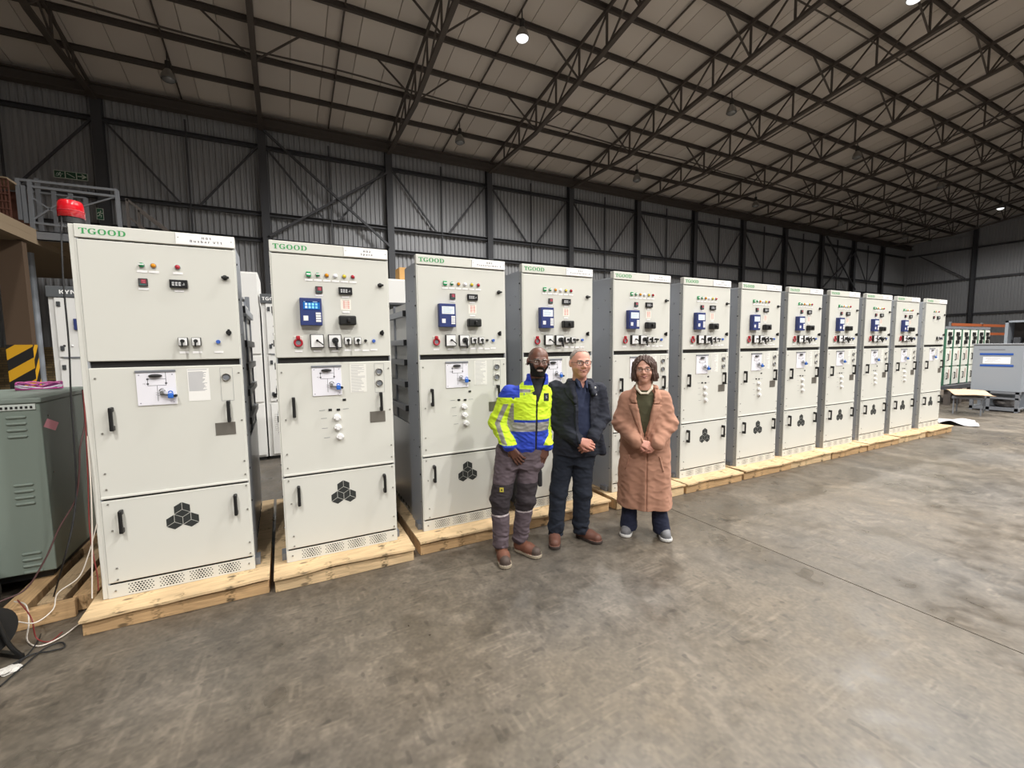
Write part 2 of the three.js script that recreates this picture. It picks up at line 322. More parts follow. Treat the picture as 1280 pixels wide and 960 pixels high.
// high-bay lamps
{
  const bell = new THREE.LatheGeometry([[0.07, 0.34], [0.09, 0.3], [0.12, 0.26], [0.17, 0.18], [0.2, 0.08], [0.215, 0.0], [0.205, 0.0], [0.19, 0.08], [0.16, 0.18], [0.11, 0.255], [0.07, 0.3]].map(p => new THREE.Vector2(...p)), 24);
  const refl = std(0x9c9a96, 0.3, 0.6), hous = std(0x3c3a38, 0.5, 0.3), glassOff = std(0x8d8f90, 0.12, 0.3);
  const glow = std(0xffffff, 0.4, 0, { emissive: new THREE.Color(0.97, 1.0, 0.98), emissiveIntensity: 14 });
  const dome = new THREE.SphereGeometry(0.19, 20, 10, 0, Math.PI * 2, Math.PI / 2, Math.PI / 2).scale(1, 0.55, 1);
  LAMPS.forEach(([x, z, lit, dy]) => {
    const y = roofY(z) - 0.95 + dy;
    const l = thing('high_bay_lamp', lit ? (Math.abs(x - 8.5) < 1 && z < -9 ? 'bright glowing high-bay lamp above the three people' : z < -9 ? 'glowing high-bay lamp far away near the gable wall' : `lit high-bay lamp in the ${ORD[Math.round((z + 15) / 5.7)]} row from the back wall, ${ORD[Math.round((x + 11.5) / 10.1)]} from the left`) : `unlit bell-shaped high-bay lamp in ${z < -14 ? 'the row nearest the back wall' : `the ${ORD[Math.round((z + 15) / 5.7)]} row from the back wall`}, ${ORD[Math.round((x + 11.5) / 10.1)]} from the left`, 'lamp', [x, y, z], 0, 'high-bay lamps');
    part('hanger', bb(-0.015, 0.015, 0.5, 0.853 - dy, -0.015, 0.015), hous, l);
    part('ballast_housing', cyl(0.085, 0.24, 0, 0.44, 0, 16, 0.075), hous, l);
    part('reflector', bell, refl, l);
    part('lens', dome, lit ? glow : glassOff, l, [0, 0.01, 0]);
    if (lit) {
      const s = new THREE.SpotLight(LAMP_COL, x > 45 ? LAMP_CD * 0.35 : LAMP_CD, 0, rad(81), 0.38, 2);
      s.position.set(0, -0.13, 0); s.target.position.set(0, -8, 0); s.castShadow = true; s.shadow.radius = 9; s.name = 'lamp_light';
      l.add(s); l.add(s.target); s.target.name = 'light_target';
    }
  });
}
// ---------------------------------------------------------------- switchgear cabinets
const font = await new FontLoader().loadAsync('fonts/droid/droid_serif_bold.typeface.json');
const fontSans = await new FontLoader().loadAsync('fonts/droid/droid_sans_bold.typeface.json');
function lettering(text, w, h, f = font, depth = 0.0012) {       // flat letters, lower left at 0,0
  const g = new TextGeometry(text, { font: f, size: 1, depth: 0.1, curveSegments: 4 });
  g.computeBoundingBox(); const b = g.boundingBox;
  g.translate(-b.min.x, -b.min.y, 0); g.scale(w / (b.max.x - b.min.x), h / (b.max.y - b.min.y), depth / 0.1); return g;
}
const BASE = 0.12;
const cabX = [0.420, 1.421, 2.453, 3.435, 4.484, 5.487, 6.503, 7.487, 8.476, 9.482, 10.493, 11.505];
const cabZ = [0.019, 0.042, -0.005, -0.023, -0.001, 0.002, -0.004, -0.014, -0.008, -0.010, -0.02, 0.0];
const plateText = ['H01|Busbar VT1', 'H02|Spare', 'H03|Transformer 1', 'H04|Transformer 2', 'H05|To Supply 2', 'H06|Transformer 3', 'H07|Transformer 4', 'H08|Feeder 1', 'H09|Feeder 2', 'H10|Feeder 3', 'H11|Spare', 'H12|Busbar VT2'];
const plateMat = plateText.map(t => new THREE.MeshStandardMaterial({
  roughness: 0.4, map: canvasTex(512, 128, (c, W, H) => {
    c.fillStyle = '#f6f4f4'; c.fillRect(0, 0, W, H); c.fillStyle = '#3c3836'; c.textAlign = 'center';
    const [a, b] = t.split('|'); c.font = 'bold 38px sans-serif'; c.fillText(a.split('').join(' '), W / 2 + 10, 54);
    c.fillText(b.split('').join(' '), W / 2 + 6, 98);
    c.beginPath(); c.arc(18, 50, 5, 0, 7); c.arc(W - 22, 60, 5, 0, 7); c.fill();
  })
}));
const mimicTex = canvasTex(256, 280, (c, W, H) => {
  c.fillStyle = '#eceaf1'; c.fillRect(0, 0, W, H); c.strokeStyle = '#4a4a50'; c.fillStyle = '#4a4a50'; c.lineWidth = 3;
  c.strokeRect(72, 70, 120, 52); c.beginPath(); c.moveTo(192, 16); c.lineTo(192, 100); c.moveTo(132, 122); c.lineTo(132, 250); c.stroke();
  for (const [x, y] of [[72, 70], [72, 108], [192, 106]]) { c.beginPath(); c.arc(x, y, 8, 0, 7); c.fill(); }
  c.lineWidth = 2; for (const y of [180, 196]) { c.beginPath(); c.moveTo(120, y); c.lineTo(144, y + 10); c.stroke(); }
  c.fillStyle = '#9a98a6'; for (const [x, y] of [[18, 36], [236, 36], [18, 262], [236, 262]]) { c.beginPath(); c.arc(x, y, 5, 0, 7); c.fill(); }
  c.fillStyle = '#77757f'; c.fillRect(52, 100, 3, 14); c.fillRect(40, 104, 8, 3);
});
const noteTex = canvasTex(128, 256, (c, W, H) => {
  c.fillStyle = '#e9e7e0'; c.fillRect(0, 0, W, H); c.fillStyle = '#b5b4b2'; seed = 7; c.fillRect(10, 6, 100, 5);
  for (let y = 18; y < 250; y += 10) { const w = 50 + 60 * rnd(); c.fillRect(8, y, w, 4); }
});
const noteTexVT = canvasTex(128, 256, (c, W, H) => {
  c.fillStyle = '#efede9'; c.fillRect(0, 0, W, H); c.fillStyle = '#a4a4a8'; seed = 17; c.fillRect(4, 6, 112, 5);
  for (let y = 24; y < 180; y += 6.5) { const w = 78 + 34 * rnd(); c.fillRect(5, y, w, 4); }
});
const warnTex = canvasTex(128, 144, (c, W, H) => {
  c.fillStyle = '#f2ece2'; c.fillRect(0, 0, W, H); c.fillStyle = '#d4695c'; for (let y = 22; y < 128; y += 18) { c.fillRect(30, y, 26, 9); c.fillRect(62, y + 2, 16, 6); c.fillRect(84, y, 26, 9); }
  c.fillStyle = '#b9a99c'; c.fillRect(20, 8, 90, 5);
});
const counterTex = canvasTex(128, 64, (c, W, H) => {
  c.fillStyle = '#19191b'; c.fillRect(0, 0, W, H); c.fillStyle = '#e9e9ea'; for (let k = 0; k < 3; k++) c.fillRect(14 + k * 26, 16, 18, 34);
  c.fillStyle = '#202022'; c.font = 'bold 30px sans-serif'; for (let k = 0; k < 3; k++) c.fillText('0', 16 + k * 26, 44); c.fillStyle = '#c4c4c6'; c.fillRect(94, 38, 20, 5); c.fillRect(106, 22, 5, 18);
});
const segTex = canvasTex(64, 64, (c, W, H) => {
  c.fillStyle = '#4c4a4a'; c.fillRect(0, 0, W, H); c.fillStyle = '#8e2a3c'; c.fillRect(18, 6, 40, 36); c.fillStyle = '#e88a94'; c.font = 'bold 15px monospace'; c.fillText('888', 24, 22); c.fillText('188', 24, 38); c.fillStyle = '#2f6f6a'; c.fillRect(8, 48, 44, 8);
});
const screenIcons = canvasTex(256, 160, (c, W, H) => {
  c.fillStyle = '#1566b4'; c.fillRect(0, 0, W, H); c.fillStyle = '#0b2f6a'; c.fillRect(0, 0, W, 20); c.fillRect(0, 142, W, 18);
  for (let j = 0; j < 2; j++) for (let i = 0; i < 4; i++) { c.fillStyle = ['#dff4ff', '#9fe6ff', '#8fe9ff', '#8ad8ff'][i]; c.fillRect(30 + i * 52, 34 + j * 54, 34, 40); }
  c.fillStyle = '#bfe2ff'; c.fillRect(12, 6, 24, 8); c.fillRect(150, 6, 70, 8);
});
const screenWhite = canvasTex(64, 40, (c, W, H) => { c.fillStyle = '#e4ecf2'; c.fillRect(0, 0, W, H); c.fillStyle = '#b9c6d0'; for (let y = 6; y < 36; y += 8) c.fillRect(6, y, 30 + (y * 7) % 20, 3); });
const glowScreen = (t, k) => new THREE.MeshStandardMaterial({ map: t, emissiveMap: t, emissive: new THREE.Color(1, 1, 1), emissiveIntensity: k, roughness: 0.25 });
M.screenIcons = glowScreen(screenIcons, 0.5); M.screenWhite = glowScreen(screenWhite, 0.28);
const tx = (t, r = 0.45) => new THREE.MeshStandardMaterial({ map: t, roughness: r });
M.mimic = tx(mimicTex); M.note = tx(noteTex); M.noteVT = tx(noteTexVT); M.warn = tx(warnTex); M.counterFace = tx(counterTex, 0.3);
M.seg = new THREE.MeshStandardMaterial({ map: segTex, roughness: 0.3, emissiveMap: segTex, emissive: new THREE.Color(1, 1, 1), emissiveIntensity: 0.15 });

const G = {};                                                       // shared shapes
G.panelUp = rbb(0.006, 0.794, 1.492, 2.216, -0.028, 0, 0.006);
G.panelMid = rbb(0.006, 0.794, 0.640, 1.452, -0.028, 0, 0.006);
G.panelLow = rbb(0.006, 0.794, 0.096, 0.626, -0.028, 0, 0.006);
G.header = rbb(0, 0.8, 2.224, 2.302, -0.05, 0.003, 0.005);
{ // perforated plinth
  const s = poly([[0.004, 0], [0.796, 0], [0.796, 0.086], [0.004, 0.086]]);
  for (const x0 of [0.105, 0.265, 0.425, 0.587]) for (let r = 0; r < 5; r++) for (let k = 0; k < 8; k++) {
    const x = x0 + k * 0.0165 + (r % 2) * 0.00825, y = 0.017 + r * 0.0135, R = 0.004 + 0.0028 * (1 - Math.abs(k - 3.5) / 4.6);
    const h = new THREE.Path(); h.absellipse(x, y, R, R * 0.95, 0, Math.PI * 2, true); s.holes.push(h);
  }
  G.plinth = extr(s, 0.003, { curveSegments: 3 }).translate(0, 0, -0.004);
}
G.handle = merge([rbx(0.02, 0.03, 0.03, 0.005, 0, 0.058, 0.015), rbx(0.02, 0.03, 0.03, 0.005, 0, -0.058, 0.015), rbx(0.021, 0.146, 0.016, 0.007, 0, 0, 0.036)]);
G.screw = cylZ(0.006, 0.007, 0, 0, 0.0035, 8, 0.0045);
G.pilotRing = cylZ(0.0155, 0.008, 0, 0, 0.004, 16);
G.pilot = new THREE.SphereGeometry(0.0135, 14, 8, 0, Math.PI * 2, 0, Math.PI / 2).rotateX(Math.PI / 2).translate(0, 0, 0.007);
G.strip = bx(0.05, 0.013, 0.003, 0, 0, 0.0015);
G.counter = rbx(0.094, 0.052, 0.018, 0.003, 0, 0, 0.009);
G.counterFace = new THREE.PlaneGeometry(0.084, 0.042).translate(0, 0, 0.0187);
G.seg = rbx(0.046, 0.048, 0.014, 0.003, 0, 0, 0.007);
G.segFace = new THREE.PlaneGeometry(0.042, 0.044).translate(0, 0, 0.0146);
G.lock = merge([cylZ(0.016, 0.012, 0, 0, 0.006), rbx(0.014, 0.042, 0.016, 0.004, 0.002, 0.0, 0.019)]);
G.lockH = merge([cylZ(0.016, 0.012, 0, 0, 0.006), rbx(0.044, 0.015, 0.016, 0.004, 0.002, 0.0, 0.019)]);
G.relay = rbx(0.142, 0.192, 0.05, 0.004, 0, 0, 0.025);
G.screen = new THREE.PlaneGeometry(0.108, 0.062).translate(0.004, 0.042, 0.0508);
G.relayKey = bx(0.033, 0.014, 0.003, 0, 0, 0.0515);
G.relayPad = bx(0.03, 0.034, 0.003, -0.036, -0.046, 0.0515);
G.socketBox = rbx(0.12, 0.07, 0.055, 0.012, 0, 0, 0.0275);
G.socketKnob = rbx(0.022, 0.03, 0.02, 0.006, 0.004, 0, 0.062);
G.meterFrame = merge([rbx(0.09, 0.097, 0.03, 0.003, 0, 0, 0.015)]);
G.meterFace = rbx(0.08, 0.087, 0.004, 0.001, 0, 0, 0.031);
G.needle = merge([cylZ(0.008, 0.024, 0, 0.003, 0.042), bar(V(0, 0.003, 0.054), V(0.037, -0.028, 0.062), 0.009, 0.008)]);
G.rotary = merge([cylZ(0.022, 0.028, 0, 0.004, 0.024), rbx(0.02, 0.05, 0.022, 0.007, 0.004, -0.016, 0.045), rbx(0.014, 0.03, 0.012, 0.004, 0.008, -0.048, 0.05)]).translate(0, 0, 0.022);
G.swFrame = rbx(0.05, 0.054, 0.026, 0.003, 0, 0, 0.013);
G.swFace = rbx(0.044, 0.048, 0.003, 0.001, 0, 0, 0.027);
G.swHandle = merge([cylZ(0.011, 0.02, 0, 0.004, 0.018), rbx(0.009, 0.036, 0.012, 0.003, -0.001, -0.016, 0.033)]).translate(0, 0, 0.02);
G.plugPlate = rbx(0.06, 0.084, 0.006, 0.003, 0, 0, 0.003);
G.plugRing = merge([new THREE.TorusGeometry(0.024, 0.007, 8, 18).translate(0, -0.004, 0.016), rbx(0.026, 0.026, 0.024, 0.006, 0, 0.032, 0.016)]);
G.plugCore = cylZ(0.019, 0.012, 0, -0.004, 0.008, 16);
G.knob = cylZ(0.011, 0.024, 0, 0, 0.012, 14, 0.009);
G.button = cylZ(0.013, 0.016, 0, 0, 0.008, 16, 0.012);
G.mimicFrame = merge([rbx(0.206, 0.014, 0.012, 0.002, 0, 0.105, 0.006)]);
G.mimic = rbx(0.2, 0.222, 0.006, 0.001, 0, 0, 0.003);
G.mimicFace = new THREE.PlaneGeometry(0.198, 0.22).translate(0, 0, 0.0064);
G.lever = new THREE.SphereGeometry(1, 16, 10).scale(0.036, 0.011, 0.016).translate(-0.002, 0.076, 0.014);
G.lockHasp = merge([cylZ(0.01, 0.03, 0.028, -0.03, 0.02, 10), bar(V(0.018, -0.042, 0.016), V(0.085, -0.052, 0.032), 0.014, 0.012), new THREE.TorusGeometry(0.014, 0.0035, 6, 14, Math.PI).translate(0.03, -0.022, 0.022)]);
G.padlock = merge([rbx(0.03, 0.034, 0.024, 0.007, 0.074, -0.052, 0.036), new THREE.TorusGeometry(0.011, 0.0035, 6, 12, Math.PI).translate(0.074, -0.034, 0.036)]);
G.leverTip = cylZ(0.009, 0.03, 0.098, -0.054, 0.03, 10).rotateZ(0);
G.note = new THREE.PlaneGeometry(0.118, 0.212).translate(0, 0, 0.0012);
G.sockFrame = (() => { const s = poly([[-0.036, -0.112], [0.036, -0.112], [0.036, 0.112], [-0.036, 0.112]]); s.holes.push(poly([[-0.0345, -0.1105], [-0.0345, 0.1105], [0.0345, 0.1105], [0.0345, -0.1105]])); return extr(s, 0.001); })();
G.sockRing = new THREE.LatheGeometry([[0.012, 0], [0.02, 0.001], [0.02, 0.01], [0.026, 0.012], [0.027, 0], [0.027, -0.001]].map(p => new THREE.Vector2(...p)), 20).rotateX(Math.PI / 2);
G.sockCore = cylZ(0.019, 0.004, 0, 0, 0.002, 16);
G.tag = rbx(0.116, 0.086, 0.003, 0.001, 0, 0, 0.0015);
G.whiteKnob = merge([cylZ(0.026, 0.014, 0, 0, 0.007, 20), cylZ(0.019, 0.02, 0, 0, 0.02, 20, 0.016), rbx(0.05, 0.009, 0.012, 0.003, 0, -0.002, 0.024)]);
G.ledBox = bx(0.024, 0.016, 0.004, 0, 0, 0.002);
G.print = bx(0.04, 0.003, 0.0012, 0, 0, 0.0006);
G.brand = lettering('TGOOD', 0.214, 0.034);
{ // emblem of three cubes, nine rhombi
  const r = 0.0515, w = r * Math.sqrt(3) / 2, gs = [], k = 0.93;
  const rh = (cx, cy, pts) => { const mx = pts.reduce((a, p) => a + p[0], 0) / 4, my = pts.reduce((a, p) => a + p[1], 0) / 4; gs.push(extr(poly(pts.map(p => [cx + mx + (p[0] - mx) * k, cy + my + (p[1] - my) * k])), 0.0012)); };
  for (const [cx, cy] of [[0, r * 0.86], [-w, -r * 0.64], [w, -r * 0.64]]) {
    rh(cx, cy, [[0, 0], [0, r], [-w, r / 2], [-w, -r / 2]]);
    rh(cx, cy, [[0, 0], [w, -r / 2], [w, r / 2], [0, r]]);
    rh(cx, cy, [[0, 0], [-w, -r / 2], [0, -r], [w, -r / 2]]);
  }
  G.emblem = merge(gs);
}
function makeCabinet(vt) {
  const t = new THREE.Group();
  // carcass
  for (const s of [0, 1]) {
    part('side_panel', rbb(s ? 0.785 : 0, s ? 0.8 : 0.015, 0, 2.24, -0.37, -0.004, 0.003), M.galv, t);
    part('lower_side_panel', bb(s ? 0.78 : 0.01, s ? 0.79 : 0.02, 0, 0.86, -1.5, -0.37), M.steelShiny, t);
    part('rear_side_panel', bb(s ? 0.765 : 0.025, s ? 0.775 : 0.035, 0.86, 1.95, -1.5, -0.37), M.liner, t);
    for (const z of [-0.4, -0.9, -1.48]) part('frame_post', merge([bb(s ? 0.75 : 0.012, s ? 0.788 : 0.05, 0, z === -1.48 ? 2.06 : 1.96, z - 0.02, z + 0.02)]), M.galvDark, t);
    for (const y of [1.86, 1.6, 1.42, 1.22, 1.0]) { const rl = part('side_rail', bb(s ? 0.776 : -0.012, s ? 0.812 : 0.024, y - 0.025, y + 0.025, -1.46, -0.44), M.galv, t); part('rail_end_cap', bb(s ? 0.777 : -0.013, s ? 0.813 : 0.023, y - 0.026, y + 0.026, -0.44, -0.432), M.black, rl); }
    part('slotted_base_angle', merge(Array.from({ length: 9 }, (_, k) => bb(s ? 0.79 : 0.006, s ? 0.794 : 0.01, 0.03, 0.055, -0.55 - k * 0.1, -0.51 - k * 0.1))), M.black, t);
    const ft = part('base_foot', bb(s ? 0.786 : -0.03, s ? 0.83 : 0.014, 0, 0.05, -0.16, -0.06), M.galvDark, t);
  }
  for (let k = 0; k < 9; k++) for (const s of [0, 1]) part('side_bolt', cylZ(0.007, 0.006, 0, 0, 0, 8).rotateY(s ? Math.PI / 2 : -Math.PI / 2).translate(s ? 0.803 : -0.003, 0.25 + k * 0.235, -0.045), k % 3 ? M.black : M.chrome, t);
  for (let k = 0; k < 7; k++) part('side_bolt', cylZ(0.006, 0.005, 0, 0, 0, 8).rotateY(-Math.PI / 2).translate(-0.002, [0.62, 0.75, 1.07, 1.33, 1.72, 1.95, 2.02][k], [-0.16, -0.22, -0.12, -0.2, -0.15, -0.24, -0.13][k]), M.chrome, t);
  part('front_corner', bb(0, 0.006, 0, 2.222, -0.05, -0.003), M.cream2, t);
  part('front_corner', bb(0.794, 0.8, 0, 2.222, -0.05, -0.003), M.cream2, t);
  part('roof_plate', bb(0.012, 0.788, 2.235, 2.25, -0.37, -0.05), M.galv, t);
  part('inner_back', bb(0.015, 0.785, 0.0, 2.23, -0.375, -0.36), M.liner, t);
  part('rear_roof', extr(poly([[0.38, 1.95], [1.5, 2.06], [1.5, 2.04], [0.38, 1.93]]), 0.68).rotateY(Math.PI / 2).translate(0.06, 0, 0), M.galvDark, t);
  part('rear_panel', bb(0.02, 0.78, 0, 2.04, -1.51, -1.495), M.liner, t);
  part('gap_strip', bb(0.006, 0.794, 1.448, 1.497, -0.05, -0.022), M.gap, t);
  part('gap_strip', bb(0.006, 0.794, 0.62, 0.645, -0.05, -0.022), M.gap, t);
  part('gap_strip', bb(0.006, 0.794, 2.21, 2.23, -0.05, -0.022), M.gap, t);
  const pl = part('plinth', G.plinth, M.cream, t); part('plinth_backing', bb(0.01, 0.79, 0.002, 0.084, -0.03, -0.02), M.gap, pl);
  for (const [x, y] of [[0.04, 0.045], [0.765, 0.045]]) part('screw', G.screw, M.zinc, pl, [x, y, -0.001]);
  const hd = part('header', G.header, M.cream2, t);
  part('brand_lettering', G.brand, M.greenPrint, hd, [0.023, 2.2455, 0.003]);
  part('name_plate', rbx(0.315, 0.07, 0.004, 0.001), M.plate, hd, [0.64, 2.263, 0.005]);
  part('name_print', new THREE.PlaneGeometry(0.31, 0.066), plateMat[0], hd, [0.64, 2.263, 0.0074]);
  // instrument door
  const d = part('instrument_door', G.panelUp, M.cream, t);
  const lampsAt = vt ? [[0.302, M.greenLens], [0.36, M.amberLens], [0.482, M.redLens]] : [[0.239, M.greenLens], [0.299, M.greenLens], [0.359, M.amberLens], [0.418, M.whiteLens], [0.479, M.yellowLens], [0.539, M.redLens]];
  lampsAt.forEach(([x, m], i) => {
    if (!vt && i === 0) { part('position_indicator', rbx(0.032, 0.036, 0.016, 0.005, 0, 0, 0.008), m, d, [x, 2.083, 0]); part('indicator_bar', bx(0.026, 0.01, 0.003, 0, 0, 0.0175), M.white, d, [x, 2.083, 0]); }
    else { part('pilot_ring', G.pilotRing, m === M.whiteLens ? M.white : M.chrome, d, [x, 2.082, 0]); part('pilot_light', G.pilot, m, d, [x, 2.082, 0]); if (m === M.greenLens) part('indicator_bar', rbx(0.027, 0.008, 0.008, 0.003, 0, 0, 0.019), M.white, d, [x, 2.084, 0]); }
    part('label_strip', G.strip, M.plate, d, [x, 2.044, 0]);
  });
  part('digital_display', G.seg, M.black, d, [0.303, 1.977, 0]); part('display_face', G.segFace, M.seg, d, [0.303, 1.977, 0]); part('label_strip', G.strip, M.plate, d, [0.303, 1.938, 0]);
  part('trip_counter', G.counter, M.black, d, [0.482, 1.976, 0]); part('counter_face', G.counterFace, M.counterFace, d, [0.482, 1.976, 0]); part('label_strip', G.strip, M.plate, d, [0.482, 1.933, 0]);
  part('door_lock', G.lockH, M.black, d, [0.734, 2.031, 0]); part('door_lock', G.lock, M.black, d, [0.735, 1.669, 0]);
  for (const x of [0.484, 0.554]) { part('switch_frame', G.swFrame, M.black, d, [x, 1.609, 0]); part('switch_face', G.swFace, M.white, d, [x, 1.609, 0]); part('switch_handle', G.swHandle, M.black, d, [x, 1.609, 0]); part('label_strip', G.strip, M.plate, d, [x, 1.54, 0]); }
  part('push_button', G.button, M.blueBtn, d, [0.672, 1.608, 0]); part('label_strip', G.strip, M.plate, d, [0.672, 1.54, 0]);
  if (!vt) {
    part('protection_relay', G.relay, M.relay, d, [0.242, 1.816, 0]);
    part('relay_screen', G.screen, M.screenWhite, d, [0.242, 1.816, 0]);
    for (let k = 0; k < 4; k++) part('relay_key', G.relayKey, M.white, d, [0.242 + 0.046, 1.816 - 0.012 - k * 0.0175, 0]);
    part('relay_keypad', G.relayPad, M.white, d, [0.242, 1.816, 0]);
    part('warning_label', new THREE.PlaneGeometry(0.072, 0.078), M.warn, d, [0.482, 1.876, 0.0015]); part('label_strip', G.strip, M.plate, d, [0.482, 1.822, 0]);
    part('socket_cover', G.socketBox, M.black, d, [0.486, 1.759, 0]); part('socket_knob', G.socketKnob, M.black, d, [0.486, 1.759, 0]);
    part('plug_plate', G.plugPlate, M.cream2, d, [0.151, 1.602, 0]); part('plug_ring', G.plugRing, M.red, d, [0.151, 1.602, 0]); part('plug_core', G.plugCore, M.galvDark, d, [0.151, 1.602, 0]);
    part('meter_frame', G.meterFrame, M.black, d, [0.273, 1.609, 0]); part('meter_face', G.meterFace, M.white, d, [0.273, 1.609, 0]); part('meter_needle', G.needle, M.black, d, [0.273, 1.609, 0]);
    part('switch_frame', G.meterFrame, M.black, d, [0.393, 1.607, 0]); part('switch_face', G.meterFace, M.white, d, [0.393, 1.607, 0]); part('rotary_handle', G.rotary, M.black, d, [0.393, 1.607, 0]);
    part('key_switch', G.knob, M.black, d, [0.612, 1.61, 0]);
    for (const x of [0.151, 0.273, 0.393, 0.612]) part('label_strip', G.strip, M.plate, d, [x, 1.536, 0]);
  }
  // breaker door
  const b = part('breaker_door', G.panelMid, M.cream, t);
  part('mimic_plate', G.mimic, M.white, b, [0.328, 1.319, 0]); part('mimic_diagram', G.mimicFace, M.mimic, b, [0.328, 1.319, 0]); part('mimic_trim', G.mimicFrame, M.galvDark, b, [0.328, 1.319, 0]);
  part('viewing_slot', G.lever, M.black, b, [0.328, 1.319, 0]); part('lock_hasp', G.lockHasp, M.chrome, b, [0.328, 1.319, 0]); part('padlock', G.padlock, M.blue, b, [0.328, 1.319, 0]); part('hasp_tip', G.leverTip, M.black, b, [0.328, 1.319, 0]);
  part('instruction_label', G.note, vt ? M.noteVT : M.note, b, [0.549, 1.327, 0]);
  part('socket_outline', G.sockFrame, M.galvDark, b, [0.705, 1.322, 0]);
  for (const y of vt ? [1.371] : [1.373, 1.283]) { part('socket_ring', G.sockRing, M.zinc, b, [0.703, y, 0]); part('socket_core', G.sockCore, M.galvDark, b, [0.703, y, 0]); }
  for (const [x, y] of [[0.1, 1.138], [0.707, 1.14]]) part('door_handle', G.handle, M.black, b, [x, y, 0]);
  part('rating_plate', G.tag, M.tagSteel, b, [0.681, 1.021, 0]);
  if (!vt) {
    part('small_window', G.ledBox, M.black, b, [0.442, 1.169, 0]);
    part('status_led', G.ledBox, M.black, b, [0.34, 1.1, 0]); part('status_led', G.ledBox, M.black, b, [0.397, 1.097, 0]);
    [[0.385, 1.04], [0.388, 0.966], [0.4, 0.894]].forEach(([x, y]) => { part('rotary_knob', G.whiteKnob, M.white, b, [x, y, 0]); part('printed_line', G.print, M.galvDark, b, [x - 0.09, y, 0]); });
    part('printed_line', G.print, M.galvDark, b, [0.285, 1.1, 0]); part('printed_line', G.print, M.galvDark, b, [0.45, 1.1, 0]);
  }
  for (const [x, y] of [[0.035, 1.39], [0.776, 1.397], [0.777, 1.071], [0.045, 1.05], [0.04, 0.8], [0.04, 0.7], [0.777, 0.785], [0.777, 0.69]]) part('screw', G.screw, M.zinc, b, [x, y, 0]);
  part('door_seam_lip', rbb(0.01, 0.79, 0.64, 0.655, 0, 0.006, 0.003), M.cream2, b);
  // cable door
  const c = part('cable_door', G.panelLow, M.cream, t);
  for (const x of [0.102, 0.711]) part('door_handle', G.handle, M.black, c, [x, 0.49, 0]);
  part('emblem', G.emblem, M.darkPrint, c, [0.408, 0.462, 0]);
  for (const [x, y] of [[0.04, 0.605], [0.777, 0.61], [0.05, 0.435], [0.777, 0.44], [0.055, 0.19], [0.777, 0.2], [0.055, 0.115], [0.777, 0.12]]) part('screw', G.screw, M.zinc, c, [x, y, 0]);
  return t;
}
{
  const feeder = makeCabinet(false), vt = makeCabinet(true);
  const lbl = ['tall cream switchgear cabinet marked Busbar VT1, leftmost in the row, without a blue relay', 'cream switchgear cabinet marked Spare with a lit blue icon screen, second from the left', 'third switchgear cabinet from the left, directly left of the man in yellow',
    'fourth switchgear cabinet, standing behind the two men', 'fifth switchgear cabinet, standing behind the woman in the camel coat', 'sixth switchgear cabinet, first one to the right of the woman', 'seventh switchgear cabinet in the row, second to the right of the woman', 'eighth switchgear cabinet in the row, third to the right of the woman',
    'ninth switchgear cabinet in the row, fourth from the far end', 'tenth switchgear cabinet in the row, third from the far end', 'eleventh switchgear cabinet in the row, next to last at the far end', 'last switchgear cabinet at the far right end, without a blue relay'];
  for (let i = 0; i < 12; i++) {
    const p = (i === 0 || i === 11) ? vt : feeder, t = (i === 0 || i === 1) ? p : p.clone();
    t.name = numbered('switchgear_cabinet'); t.position.set(cabX[i], BASE, cabZ[i]);
    tag(t, lbl[i], 'cabinet', 'switchgear cabinets in the long row'); scene.add(t);
  }
  part('end_panel', rbb(-0.026, 0, 0, 2.3, -0.37, -0.006, 0.003), M.cream2, vt);                // only the first cabinet has this end strip
  scene.children.filter(o => o.name.startsWith('switchgear_cabinet')).forEach((t, i) => t.traverse(o => {
    if (o.name === 'name_print') o.material = plateMat[i];
    if (o.name === 'relay_screen') o.material = i === 1 ? M.screenIcons : M.screenWhite;
  }));
}
// timber bases under the cabinets
{
  const beam = () => uvm(rbx(0.965, 0.087, 0.06, 0.004, 0, 0.0435, 0), 0.9);
  const deck = k => {
    const g = new THREE.BoxGeometry(0.975, 0.016, 1.78, 24, 1, 8), p = g.attributes.position;
    for (let i = 0; i < p.count; i++) { const x = p.getX(i), z = p.getZ(i), e = sstep(0.74, 0.89, z); p.setY(i, p.getY(i) + e * (0.006 * Math.sin(x * 5 + k) - 0.003 + 0.002 * Math.sin(x * 17 + k * 2)) - 0.001); p.setZ(i, z + e * 0.005 * Math.sin(x * 9 + k * 3)); }
    return uvm(g, 0.9);
  };
  for (let i = 0; i < 12; i++) {
    const t = thing('timber_pallet', `pale timber pallet with plywood deck under the ${ORD[i]} switchgear cabinet from the left`, 'pallet', [cabX[i] + 0.4 + 0.005, 0, cabZ[i] - 0.7], 0, 'timber pallets under the cabinet row');
    part('plywood_deck', deck(i * 1.7), M.wood, t, [0, 0.111, 0]);
    const g = beam();
    for (const z of [0.835, 0.1, -0.8]) part('bearer', g, i % 3 === 1 ? M.wood : M.woodDark, t, [0, 0, z]);
    for (const x of [-0.44, 0.44]) part('cross_bearer', uvm(bx(0.09, 0.102, 0.72, x, 0.051, 0.47), 0.9, true), M.woodDark, t);
  }
}
